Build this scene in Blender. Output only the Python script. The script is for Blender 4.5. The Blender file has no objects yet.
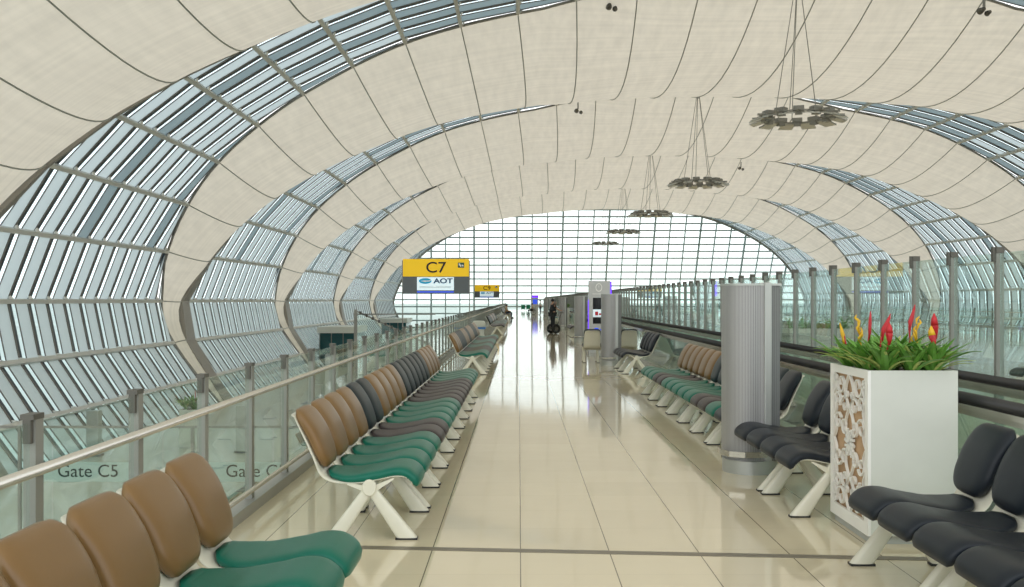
import bpy, math, random
from mathutils import Vector, Matrix
random.seed(7)
PI = math.pi
C = bpy.context.scene.collection
F = 960.0

# ------------------------------------------------------------------ helpers
def link(o, parent=None):
    C.objects.link(o)
    if parent: o.parent = parent
    return o

def tag(o, label=None, cat=None, group=None, kind=None):
    if label: o['label'] = label
    if cat: o['category'] = cat
    if group: o['group'] = group
    if kind: o['kind'] = kind
    return o

def thing(name, label, cat, loc=(0, 0, 0), rz=0, group=None):
    o = bpy.data.objects.new(name, None)
    o.empty_display_size = .2
    o.location = loc
    o.rotation_euler = (0, 0, rz)
    link(o)
    return tag(o, label, cat, group)

def copy_tree(o, parent=None):
    c = o.copy()
    C.objects.link(c)
    c.parent = parent
    for ch in o.children:
        copy_tree(ch, c)
    return c

class MB:
    def __init__(s):
        s.v = []; s.f = []
    def add(s, vs, fs):
        b = len(s.v)
        s.v += [tuple(v) for v in vs]
        s.f += [tuple(b + i for i in f) for f in fs]
        return s
    def box(s, x0, x1, y0, y1, z0, z1):
        vs = [(x, y, z) for z in (z0, z1) for y in (y0, y1) for x in (x0, x1)]
        return s.add(vs, [(0, 2, 3, 1), (4, 5, 7, 6), (0, 1, 5, 4), (2, 6, 7, 3), (0, 4, 6, 2), (1, 3, 7, 5)])
    def cbox(s, c, size, M=None):
        hx, hy, hz = [q / 2 for q in size]
        vs = [Vector((x, y, z)) for z in (-hz, hz) for y in (-hy, hy) for x in (-hx, hx)]
        if M is not None: vs = [M @ v for v in vs]
        vs = [v + Vector(c) for v in vs]
        return s.add(vs, [(0, 2, 3, 1), (4, 5, 7, 6), (0, 1, 5, 4), (2, 6, 7, 3), (0, 4, 6, 2), (1, 3, 7, 5)])
    def bar(s, a, b, w, h, up=(0, 0, 1)):
        a = Vector(a); b = Vector(b); d = (b - a).normalized()
        r = d.cross(Vector(up)); r = r.normalized() if r.length > 1e-5 else Vector((1, 0, 0))
        u = r.cross(d)
        vs = []
        for p in (a, b):
            for i, j in ((-1, -1), (1, -1), (1, 1), (-1, 1)):
                vs.append(p + r * (i * w / 2) + u * (j * h / 2))
        return s.add(vs, [(0, 1, 2, 3), (7, 6, 5, 4), (0, 4, 5, 1), (1, 5, 6, 2), (2, 6, 7, 3), (3, 7, 4, 0)])
    def rings(s, rings, caps=True, closed=True):
        n = len(rings[0]); b = len(s.v)
        for r in rings: s.v += [tuple(p) for p in r]
        for i in range(len(rings) - 1):
            for j in range(n if closed else n - 1):
                k = (j + 1) % n
                s.f.append((b + i * n + j, b + i * n + k, b + (i + 1) * n + k, b + (i + 1) * n + j))
        if caps:
            s.f.append(tuple(b + j for j in range(n))[::-1])
            s.f.append(tuple(b + (len(rings) - 1) * n + j for j in range(n)))
        return s
    def tube(s, pts, r, n=8, caps=True):
        pts = [Vector(p) for p in pts]
        rs = r if isinstance(r, (list, tuple)) else [r] * len(pts)
        out = []
        nrm = None
        for i, p in enumerate(pts):
            d = (pts[min(i + 1, len(pts) - 1)] - pts[max(i - 1, 0)]).normalized()
            if nrm is None:
                nrm = d.orthogonal().normalized()
            else:
                nrm = (nrm - d * nrm.dot(d)).normalized()
            bn = d.cross(nrm)
            out.append([p + (nrm * math.cos(2 * PI * k / n) + bn * math.sin(2 * PI * k / n)) * rs[i] for k in range(n)])
        return s.rings(out, caps)
    def cyl(s, c, r, z0, z1, n=24, r2=None):
        r2 = r if r2 is None else r2
        return s.rings([[(c[0] + rr * math.cos(2 * PI * k / n), c[1] + rr * math.sin(2 * PI * k / n), z) for k in range(n)] for rr, z in ((r, z0), (r2, z1))])
    def prism(s, pts, y0, y1):          # polygon in x,z extruded along y
        n = len(pts)
        vs = [(x, y0, z) for x, z in pts] + [(x, y1, z) for x, z in pts]
        fs = [tuple(range(n)), tuple(range(2 * n - 1, n - 1, -1))] + [(i, i + n, (i + 1) % n + n, (i + 1) % n) for i in range(n)]
        return s.add(vs, fs)
    def vprism(s, pts, z0, z1):         # polygon in x,y extruded along z
        n = len(pts)
        vs = [(x, y, z0) for x, y in pts] + [(x, y, z1) for x, y in pts]
        fs = [tuple(range(n - 1, -1, -1)), tuple(range(n, 2 * n))] + [(i, (i + 1) % n, (i + 1) % n + n, i + n) for i in range(n)]
        return s.add(vs, fs)
    def ball(s, c, rx, ry=None, rz=None, n=12, m=8):
        ry = rx if ry is None else ry; rz = rx if rz is None else rz
        rg = []
        for i in range(1, m):
            a = PI * i / m
            rg.append([(c[0] + rx * math.sin(a) * math.cos(2 * PI * k / n), c[1] + ry * math.sin(a) * math.sin(2 * PI * k / n), c[2] - rz * math.cos(a)) for k in range(n)])
        return s.rings(rg)
    def mesh(s, name, mat, smooth=False):
        me = bpy.data.meshes.new(name)
        me.from_pydata(s.v, [], s.f)
        if mat: me.materials.append(mat)
        if smooth: me.polygons.foreach_set('use_smooth', [True] * len(me.polygons))
        me.update()
        return me
    def build(s, name, mat, parent=None, smooth=False, bevel=0, auto=False):
        me = s.mesh(name, mat, smooth)
        import bmesh
        bm = bmesh.new(); bm.from_mesh(me)
        bmesh.ops.recalc_face_normals(bm, faces=bm.faces)
        if auto:
            for e in bm.edges:
                if len(e.link_faces) == 2 and e.calc_face_angle(0) > .7: e.smooth = False
            for f in bm.faces: f.smooth = True
        bm.to_mesh(me); bm.free()
        o = bpy.data.objects.new(name, me)
        link(o, parent)
        if bevel:
            b = o.modifiers.new('b', 'BEVEL'); b.width = bevel; b.segments = 2; b.limit_method = 'ANGLE'
        return o

def part(name, me, parent, loc=(0, 0, 0), label=None):
    o = bpy.data.objects.new(name, me)
    o.location = loc
    link(o, parent)
    if label: o['label'] = label
    return o

def text_mesh(txt, size, mat, name, parent, M, extrude=.004, bold=0, sx=1.0):
    cu = bpy.data.curves.new('t', 'FONT')
    cu.body = txt; cu.size = size; cu.extrude = extrude; cu.align_x = 'CENTER'; cu.align_y = 'CENTER'
    cu.offset = bold
    t = bpy.data.objects.new('t', cu); C.objects.link(t)
    bpy.context.view_layer.update()
    dg = bpy.context.evaluated_depsgraph_get()
    me = bpy.data.meshes.new_from_object(t.evaluated_get(dg))
    bpy.data.objects.remove(t); 
    me.transform(Matrix.Diagonal((sx, 1, 1, 1)))
    me.transform(M)
    me.materials.clear(); me.materials.append(mat)
    me.name = name
    return part(name, me, parent)

FRONT = Matrix.Rotation(PI / 2, 4, 'X')     # text facing -Y (towards the camera)

# ------------------------------------------------------------------ materials
MT = {}
def nodes(name):
    m = bpy.data.materials.new(name); m.use_nodes = True
    nt = m.node_tree; nt.nodes.clear()
    out = nt.nodes.new('ShaderNodeOutputMaterial')
    MT[name] = m
    return m, nt, out

def pr(name, col, rough=.5, metal=0, var=.05, scale=6, bump=0, emit=None, estr=0, coat=0, spec=.5, bscale=None):
    m, nt, out = nodes(name)
    N = nt.nodes; L = nt.links
    b = N.new('ShaderNodeBsdfPrincipled')
    b.inputs['Roughness'].default_value = rough
    b.inputs['Metallic'].default_value = metal
    b.inputs['Specular IOR Level'].default_value = spec
    b.inputs['Coat Weight'].default_value = coat
    tc = N.new('ShaderNodeTexCoord')
    nz = N.new('ShaderNodeTexNoise'); nz.inputs['Scale'].default_value = scale; nz.inputs['Detail'].default_value = 3
    L.new(tc.outputs['Object'], nz.inputs['Vector'])
    mx = N.new('ShaderNodeMix'); mx.data_type = 'RGBA'
    mx.inputs[6].default_value = (*[c * (1 - var) for c in col], 1)
    mx.inputs[7].default_value = (*[min(1, c * (1 + var)) for c in col], 1)
    L.new(nz.outputs['Fac'], mx.inputs[0])
    L.new(mx.outputs[2], b.inputs['Base Color'])
    if bump:
        nb = N.new('ShaderNodeTexNoise'); nb.inputs['Scale'].default_value = bscale or scale * 8
        L.new(tc.outputs['Object'], nb.inputs['Vector'])
        bp = N.new('ShaderNodeBump'); bp.inputs['Strength'].default_value = bump; bp.inputs['Distance'].default_value = .01
        L.new(nb.outputs['Fac'], bp.inputs['Height']); L.new(bp.outputs['Normal'], b.inputs['Normal'])
    if emit:
        b.inputs['Emission Color'].default_value = (*emit, 1); b.inputs['Emission Strength'].default_value = estr
    L.new(b.outputs[0], out.inputs[0])
    return m

def glass(name, tint, refl=1.0, rough=0.0, haze=0.0):
    m, nt, out = nodes(name)
    N = nt.nodes; L = nt.links
    tr = N.new('ShaderNodeBsdfTransparent'); tr.inputs[0].default_value = (*tint, 1)
    gl = N.new('ShaderNodeBsdfGlossy'); gl.inputs['Roughness'].default_value = rough; gl.inputs[0].default_value = (.95, 1, .98, 1)
    fr = N.new('ShaderNodeLayerWeight'); fr.inputs[0].default_value = .5
    pw = N.new('ShaderNodeMath'); pw.operation = 'POWER'; pw.inputs[1].default_value = 4.5; L.new(fr.outputs['Facing'], pw.inputs[0])
    mu = N.new('ShaderNodeMath'); mu.operation = 'MULTIPLY_ADD'; mu.inputs[1].default_value = .6 * refl; mu.inputs[2].default_value = .04 * refl; mu.use_clamp = True
    L.new(pw.outputs[0], mu.inputs[0])
    mx = N.new('ShaderNodeMixShader')
    L.new(mu.outputs[0], mx.inputs[0])
    if haze:
        df = N.new('ShaderNodeBsdfDiffuse'); df.inputs[0].default_value = (.62, .78, .74, 1)
        nz = N.new('ShaderNodeTexNoise'); nz.inputs['Scale'].default_value = 2
        m2 = N.new('ShaderNodeMixShader'); m2.inputs[0].default_value = haze
        L.new(tr.outputs[0], m2.inputs[1]); L.new(df.outputs[0], m2.inputs[2])
        L.new(m2.outputs[0], mx.inputs[1])
    else:
        L.new(tr.outputs[0], mx.inputs[1])
    L.new(gl.outputs[0], mx.inputs[2])
    L.new(mx.outputs[0], out.inputs[0])
    return m

def translucent(name, col, tcol, fac, noise=None):
    m, nt, out = nodes(name)
    N = nt.nodes; L = nt.links
    d = N.new('ShaderNodeBsdfDiffuse'); d.inputs[0].default_value = (*col, 1)
    t = N.new('ShaderNodeBsdfTranslucent'); t.inputs[0].default_value = (*tcol, 1)
    if noise:
        tc = N.new('ShaderNodeTexCoord')
        mp = N.new('ShaderNodeMapping'); mp.inputs['Scale'].default_value = noise
        L.new(tc.outputs['Object'], mp.inputs[0])
        nz = N.new('ShaderNodeTexNoise'); nz.inputs['Scale'].default_value = 1; nz.inputs['Detail'].default_value = 4
        L.new(mp.outputs[0], nz.inputs['Vector'])
        mp2 = N.new('ShaderNodeMapping'); mp2.inputs['Scale'].default_value = (noise[1] * .5, noise[0] * 1.6, noise[1] * .5)
        L.new(tc.outputs['Object'], mp2.inputs[0])
        nz2 = N.new('ShaderNodeTexNoise'); nz2.inputs['Scale'].default_value = 1; nz2.inputs['Detail'].default_value = 3
        L.new(mp2.outputs[0], nz2.inputs['Vector'])
        ad = N.new('ShaderNodeMath'); ad.operation = 'MULTIPLY_ADD'; ad.inputs[1].default_value = .5
        L.new(nz2.outputs['Fac'], ad.inputs[0])
        hf = N.new('ShaderNodeMath'); hf.operation = 'MULTIPLY'; hf.inputs[1].default_value = .5
        L.new(nz.outputs['Fac'], hf.inputs[0]); L.new(hf.outputs[0], ad.inputs[2])
        rp = N.new('ShaderNodeMapRange'); rp.inputs[1].default_value = .35; rp.inputs[2].default_value = .65; rp.inputs[3].default_value = .90; rp.inputs[4].default_value = 1.05
        L.new(ad.outputs[0], rp.inputs[0])
        for sh, c in ((d, col), (t, tcol)):
            v = N.new('ShaderNodeVectorMath'); v.operation = 'SCALE'; v.inputs[0].default_value = c
            L.new(rp.outputs[0], v.inputs['Scale']); L.new(v.outputs[0], sh.inputs[0])
    mx = N.new('ShaderNodeMixShader'); mx.inputs[0].default_value = fac
    L.new(d.outputs[0], mx.inputs[1]); L.new(t.outputs[0], mx.inputs[2]); L.new(mx.outputs[0], out.inputs[0])
    return m

def floor_material():
    m, nt, out = nodes('polished_floor_tile')
    N = nt.nodes; L = nt.links
    b = N.new('ShaderNodeBsdfPrincipled')
    tc = N.new('ShaderNodeTexCoord'); sp = N.new('ShaderNodeSeparateXYZ'); L.new(tc.outputs['Object'], sp.inputs[0])
    def joint(sock, off, half):
        a = N.new('ShaderNodeMath'); a.operation = 'ADD'; a.inputs[1].default_value = off + 600; L.new(sock, a.inputs[0])
        q = N.new('ShaderNodeMath'); q.operation = 'DIVIDE'; q.inputs[1].default_value = .6; L.new(a.outputs[0], q.inputs[0])
        f = N.new('ShaderNodeMath'); f.operation = 'FRACT'; L.new(q.outputs[0], f.inputs[0])
        s = N.new('ShaderNodeMath'); s.operation = 'SUBTRACT'; s.inputs[1].default_value = .5; L.new(f.outputs[0], s.inputs[0])
        ab = N.new('ShaderNodeMath'); ab.operation = 'ABSOLUTE'; L.new(s.outputs[0], ab.inputs[0])
        g = N.new('ShaderNodeMath'); g.operation = 'GREATER_THAN'; g.inputs[1].default_value = .5 - half / .6; L.new(ab.outputs[0], g.inputs[0])
        return g.outputs[0], q.outputs[0]
    jx, qx = joint(sp.outputs['X'], -.01, .0038)
    jy, qy = joint(sp.outputs['Y'], .05, .0016)
    jy2 = N.new('ShaderNodeMath'); jy2.operation = 'MULTIPLY'; jy2.inputs[1].default_value = .3; L.new(jy, jy2.inputs[0])
    mxj = N.new('ShaderNodeMath'); mxj.operation = 'MAXIMUM'; L.new(jx, mxj.inputs[0]); L.new(jy2.outputs[0], mxj.inputs[1])
    # every tile has its own faint tone
    fl = []
    for q in (qx, qy):
        f = N.new('ShaderNodeMath'); f.operation = 'FLOOR'; L.new(q, f.inputs[0]); fl.append(f.outputs[0])
    cb = N.new('ShaderNodeCombineXYZ'); L.new(fl[0], cb.inputs[0]); L.new(fl[1], cb.inputs[1])
    wn = N.new('ShaderNodeTexWhiteNoise'); wn.noise_dimensions = '2D'; L.new(cb.outputs[0], wn.inputs['Vector'])
    nz = N.new('ShaderNodeTexNoise'); nz.inputs['Scale'].default_value = 3; nz.inputs['Detail'].default_value = 5; L.new(tc.outputs['Object'], nz.inputs['Vector'])
    c1 = N.new('ShaderNodeMix'); c1.data_type = 'RGBA'
    c1.inputs[6].default_value = (.68, .60, .435, 1); c1.inputs[7].default_value = (.75, .67, .49, 1)
    av = N.new('ShaderNodeMath'); av.operation = 'MULTIPLY_ADD'; av.inputs[1].default_value = .5
    hf = N.new('ShaderNodeMath'); hf.operation = 'MULTIPLY'; hf.inputs[1].default_value = .5; L.new(nz.outputs['Fac'], hf.inputs[0])
    L.new(wn.outputs['Value'], av.inputs[0]); L.new(hf.outputs[0], av.inputs[2]); L.new(av.outputs[0], c1.inputs[0])
    c2 = N.new('ShaderNodeMix'); c2.data_type = 'RGBA'; c2.inputs[7].default_value = (.2, .175, .13, 1)
    L.new(mxj.outputs[0], c2.inputs[0]); L.new(c1.outputs[2], c2.inputs[6]); L.new(c2.outputs[2], b.inputs['Base Color'])
    b.inputs['Roughness'].default_value = .06
    b.inputs['IOR'].default_value = 1.58
    # slight waviness tile by tile
    n2 = N.new('ShaderNodeTexNoise'); n2.inputs['Scale'].default_value = 3.0; n2.inputs['Detail'].default_value = 1.5; L.new(tc.outputs['Object'], n2.inputs['Vector'])
    bp = N.new('ShaderNodeBump'); bp.inputs['Strength'].default_value = .25; bp.inputs['Distance'].default_value = .004
    L.new(n2.outputs['Fac'], bp.inputs['Height']); L.new(bp.outputs['Normal'], b.inputs['Normal'])
    L.new(b.outputs[0], out.inputs[0])
    return m

def perforated(name, base, dark, sx, sz, line=.35, metal=.6, rough=.4):
    """vertical ribs: stripes by angle round the object's axis"""
    m, nt, out = nodes(name)
    N = nt.nodes; L = nt.links
    b = N.new('ShaderNodeBsdfPrincipled'); b.inputs['Metallic'].default_value = metal; b.inputs['Roughness'].default_value = rough
    tc = N.new('ShaderNodeTexCoord'); sp = N.new('ShaderNodeSeparateXYZ'); L.new(tc.outputs['Object'], sp.inputs[0])
    def stripe(sock, k, th):
        a = N.new('ShaderNodeMath'); a.operation = 'MULTIPLY'; a.inputs[1].default_value = k; L.new(sock, a.inputs[0])
        f = N.new('ShaderNodeMath'); f.operation = 'FRACT'; L.new(a.outputs[0], f.inputs[0])
        g = N.new('ShaderNodeMath'); g.operation = 'LESS_THAN'; g.inputs[1].default_value = th; L.new(f.outputs[0], g.inputs[0])
        return g.outputs[0]
    ax = N.new('ShaderNodeMath'); ax.operation = 'ADD'; L.new(sp.outputs['X'], ax.inputs[0])
    my = N.new('ShaderNodeMath'); my.operation = 'MULTIPLY'; my.inputs[1].default_value = -.6; L.new(sp.outputs['Y'], my.inputs[0]); L.new(my.outputs[0], ax.inputs[1])
    s1 = stripe(ax.outputs[0], sx, line); s2 = stripe(sp.outputs['Z'], sz, .5)
    mm = N.new('ShaderNodeMath'); mm.operation = 'MULTIPLY'; L.new(s1, mm.inputs[0])
    s2b = N.new('ShaderNodeMath'); s2b.operation = 'MULTIPLY_ADD'; s2b.inputs[1].default_value = .45; s2b.inputs[2].default_value = .5; L.new(s2, s2b.inputs[0])
    L.new(s2b.outputs[0], mm.inputs[1])
    c = N.new('ShaderNodeMix'); c.data_type = 'RGBA'; c.inputs[6].default_value = (*base, 1); c.inputs[7].default_value = (*dark, 1)
    L.new(mm.outputs[0], c.inputs[0]); L.new(c.outputs[2], b.inputs['Base Color']); L.new(b.outputs[0], out.inputs[0])
    return m

M_floor = floor_material()
M_membrane = translucent('roof_fabric', (.76, .705, .61), (.82, .745, .63), .36, noise=(2.2, .25, 2.2))  # noise puts the uneven light through the fabric into its colour
M_louvre = translucent('louvre_panel', (.68, .71, .70), (.68, .71, .71), .5)
M_louvre2 = translucent('dark_louvre', (.40, .45, .46), (.30, .36, .38), .45)  # translucent like the other louvre panels, in a darker tone
M_seam = pr('seam_strip', (.30, .31, .27), .6)
M_arch = pr('arch_steel', (.30, .285, .255), .5, .1)
M_purlin = pr('purlin_paint', (.64, .64, .60), .5)
M_mull = pr('mullion_bronze', (.17, .16, .145), .5)
M_fin = pr('dark_fin', (.03, .05, .065), .4)
M_wedge = pr('white_wedge', (.85, .85, .8), .5)
M_wallglass = glass('facade_glass', (.93, .98, 1.0), .6)
M_endglass = glass('end_wall_glass', (.96, 1.0, 1.0), .6)
M_endmull = pr('end_wall_mullion', (.46, .56, .55), .5)
M_rail_glass = glass('railing_glass', (.93, .97, .95), .9, haze=.012)
M_screen_glass = glass('screen_glass', (.85, .93, .915), 1.7, haze=.02)
M_walk_glass = glass('walkway_glass', (.90, .945, .92), 1.2, haze=.02)
M_post = pr('post_steel', (.27, .27, .245), .45, .1)
M_clamp = pr('clamp_dark', (.10, .095, .08), .5)
M_steel = pr('brushed_steel', (.58, .56, .51), .26, .8, bump=.03)
M_curb = pr('curb_metal', (.42, .42, .40), .4, .5)
M_rubber = pr('rubber_handrail', (.035, .035, .035), .35)
M_strip = pr('bronze_strip', (.22, .195, .15), .4, .3)
M_cream = pr('cream_paint', (.74, .72, .60), .38, coat=.2)
M_brown = pr('tan_vinyl', (.215, .122, .045), .33, spec=.45, bump=.08, scale=9, bscale=160)
M_dark = pr('navy_vinyl', (.014, .019, .026), .40, spec=.28, bump=.08, scale=9, bscale=160)
M_grey = pr('slate_vinyl', (.026, .036, .040), .42, spec=.3, bump=.08, scale=9, bscale=160)
M_plum = pr('charcoal_seat_vinyl', (.055, .045, .045), .42, spec=.3, bump=.08, scale=9, bscale=160)
M_green = pr('green_vinyl', (.003, .135, .090), .36, spec=.32, bump=.08, scale=9, bscale=160)
M_black = pr('black_foot', (.02, .02, .02), .5)
M_white = pr('white_laminate', (.66, .68, .62), .4)
M_fret = pr('white_fretwork', (.86, .86, .82), .45)
M_orange = pr('rust_backing', (.46, .30, .17), .6, var=.5, scale=5)
M_soil = pr('bark_soil', (.05, .035, .02), .9)
M_leaf = pr('leaf_green', (.13, .32, .05), .4, var=.6, scale=14)
M_leaf2 = pr('leaf_yellow_green', (.42, .52, .14), .45, var=.55, scale=24)
M_red = pr('flower_red', (.55, .02, .03), .45, var=.2)
M_yel = pr('flower_yellow', (.85, .48, .02), .45, var=.3)
M_perf = perforated('perforated_steel', (.46, .46, .46), (.12, .12, .12), 62, 130, .42, metal=.25, rough=.45)
M_perf2 = perforated('perforated_side', (.22, .23, .225), (.10, .105, .10), 60, 90, .4, metal=.2, rough=.5)
M_grey_metal = pr('grey_metal', (.48, .50, .48), .4, .5)
M_signy = pr('sign_yellow', (.92, .58, .005), .5, emit=(.92, .55, .0), estr=.25, var=.01)
M_signg = pr('sign_grey', (.10, .12, .13), .4)
M_ink = pr('ink_black', (.012, .012, .012), .6)
M_screen_w = pr('screen_white', (.7, .8, .85), .3, emit=(.62, .80, .86), estr=.55, var=.01)
M_screen_b = pr('screen_blue', (.02, .06, .5), .3, emit=(.03, .09, .75), estr=.8, var=.01)
M_cyan = pr('logo_blue', (.0, .30, .52), .4, emit=(.0, .30, .52), estr=.3)
M_navy = pr('logo_navy', (.01, .06, .16), .4)
M_dgreen = pr('pictogram_green', (.01, .09, .06), .5)
M_wink = pr('pictogram_white', (.9, .9, .88), .5)
M_kiosk = pr('kiosk_grey', (.56, .57, .56), .35, .1)
M_blackscreen = pr('screen_black', (.01, .012, .014), .15)
M_purple = pr('led_purple', (.1, .0, .5), .4, emit=(.13, .02, .95), estr=1.6)
M_skin = pr('skin', (.45, .26, .17), .5)
M_uniform = pr('uniform_black', (.018, .02, .024), .8)
M_shirt_w = pr('shirt_white', (.8, .8, .8), .8)
M_trouser = pr('trousers_navy', (.02, .035, .06), .8)
M_hair = pr('hair_black', (.012, .01, .009), .5)
M_tanshirt = pr('shirt_tan', (.55, .40, .28), .8)
M_tyre = pr('tyre_black', (.015, .017, .018), .6)
M_lamp = pr('lamp_reflector', (.60, .60, .57), .35, .3)
M_lampd = pr('lamp_frame', (.27, .27, .25), .5)
M_lowfloor = pr('lower_floor', (.66, .65, .56), .12, var=.12, scale=.4)
M_concrete = pr('slab_grey', (.45, .47, .44), .6)
M_ground = pr('apron_ground', (.43, .47, .43), .9, var=.3, scale=.02)
M_frost = pr('frosted_band', (.48, .60, .55), .5)
M_tealglass = pr('teal_glass', (.02, .09, .10), .08)
M_binb = pr('bin_blue', (.05, .22, .60), .4)
M_bing = pr('bin_green', (.0, .22, .12), .5)

# ------------------------------------------------------------------ vault profile
XC = 13.8
PT = [(0, 18.2), (7, 17.9), (14.3, 16.9), (20, 15.5), (25, 13.3), (28.5, 11.2), (31.3, 8.9), (33.5, 6.2), (35, 3.3), (35.6, 1.2), (35.3, -.3), (34.6, -1.6), (33.5, -3.2), (32.3, -4.8)]
def catmull(P, n=24):
    P = [(2 * P[0][0] - P[1][0], P[1][1])] + P + [(2 * P[-1][0] - P[-2][0], 2 * P[-1][1] - P[-2][1])]
    out = []
    for i in range(1, len(P) - 2):
        p0, p1, p2, p3 = P[i - 1:i + 3]
        for k in range(n):
            t = k / n
            out.append(tuple(.5 * (2 * b + (c - a) * t + (2 * a - 5 * b + 4 * c - d) * t * t + (3 * b - a - 3 * c + d) * t ** 3) for a, b, c, d in zip(p0, p1, p2, p3)))
    out.append(P[-2])
    return out
PD = catmull(PT)
SL = [0]
for a, b in zip(PD, PD[1:]): SL.append(SL[-1] + math.hypot(b[0] - a[0], b[1] - a[1]))
SMAX = SL[-1]
def prof(s):
    """signed arc length from the crown -> X, z, inward normal (nx, nz)"""
    sg = -1 if s < 0 else 1; s = abs(s)
    s = min(s, SMAX - 1e-6)
    lo, hi = 0, len(SL) - 1
    while hi - lo > 1:
        m = (lo + hi) // 2
        if SL[m] <= s: lo = m
        else: hi = m
    t = (s - SL[lo]) / (SL[hi] - SL[lo])
    u = PD[lo][0] + (PD[hi][0] - PD[lo][0]) * t; z = PD[lo][1] + (PD[hi][1] - PD[lo][1]) * t
    a = PD[max(lo - 3, 0)]; b = PD[min(hi + 3, len(PD) - 1)]
    dx, dz = b[0] - a[0], b[1] - a[1]; l = math.hypot(dx, dz); dx /= l; dz /= l
    return XC + sg * u, z, sg * dz, -dx
WT = [(-5, .9), (-2.5, 1.35), (0, 1.75), (2, 2.2), (4, 3.9), (6.5, 5.1), (8.5, 6.1), (10.5, 7.0), (13, 8.0), (15.5, 8.9), (17.2, 9.5), (17.7, 10.8), (18.2, 13.2)]
def clamp01(x): return max(0, min(1, x))
def widf(z):
    return wid(z) - 1.15 * clamp01((9 - z) / 8) + .7 * clamp01((z - 9) / 4)
def wid(z):
    for (a, wa), (b, wb) in zip(WT, WT[1:]):
        if z <= b: return wa + (wb - wa) * max(0, (z - a)) / (b - a)
    return WT[-1][1]
CEN = [-20.7, 6.3, 33.3, 60.4, 87.4, 114.4, 141.4, 168.6]
YEND = 165.3
nodes_s = [1.5 + 3.02 * k for k in range(40) if 1.5 + 3.02 * k < SMAX - .6] + [SMAX - .01]
nodes_l = [1.5]
while nodes_l[-1] < SMAX - 3.2:
    nodes_l.append(nodes_l[-1] + (3.11 if prof(nodes_l[-1])[1] > 2.6 else 2.72))
nodes_l.append(SMAX - .01)
NS = [-s for s in nodes_l[::-1]] + nodes_s

ceiling = thing('ceiling', None, None); tag(ceiling, kind='structure')
wall_l = thing('wall_left', None, None); tag(wall_l, kind='structure')
wall_r = thing('wall_right', None, None); tag(wall_r, kind='structure')

def mem_pt(c, s, t, extra=0):
    X, z, nx, nz = prof(s)
    w = wid(z); D = min(3.0, 3.0 * (w / 9.8) ** 1.4)
    if t > 0: w = widf(z)
    d = D * (1 - t * t) + extra
    return (X + nx * d, c + t * w, z + nz * d)
for c in CEN[1:]:
    NSG, NT = 130, 22
    mb = MB(); rows = []
    tmax = 1 if c < 160 else 0
    for i in range(NSG + 1):
        s = -SMAX + 2 * SMAX * i / NSG
        rows.append([mem_pt(c, s, max(-1, min(1, -1 + 2 * j / NT))) for j in range(NT + 1)])
    if c > 160:
        continue
    mb.rings(rows, caps=False, closed=False)
    cv = mb.build('fabric_canopy', M_membrane, ceiling, smooth=True)
    sm = MB()
    for s in NS[1:-1]:
        sm.tube([mem_pt(c, s, -1 + 2 * j / 14, .03) for j in range(15)], .033, 5)
    sm.build('seam', M_seam, cv)
    for t in (-1, 1):
        ar = MB()
        ar.tube([mem_pt(c, -SMAX + 2 * SMAX * i / 110, t, .05) for i in range(111)], .08 if t < 0 else .15, 6)
        ar.build('edge_arch', M_arch, cv, smooth=True)
# near edge arch of the last canopy, where the end wall meets the roof
ar = MB(); ar.tube([(prof(-SMAX + 2 * SMAX * i / 110)[0], YEND, prof(-SMAX + 2 * SMAX * i / 110)[1]) for i in range(111)], .35, 6)
ar.build('end_arch', M_arch, ceiling, smooth=True)

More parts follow.
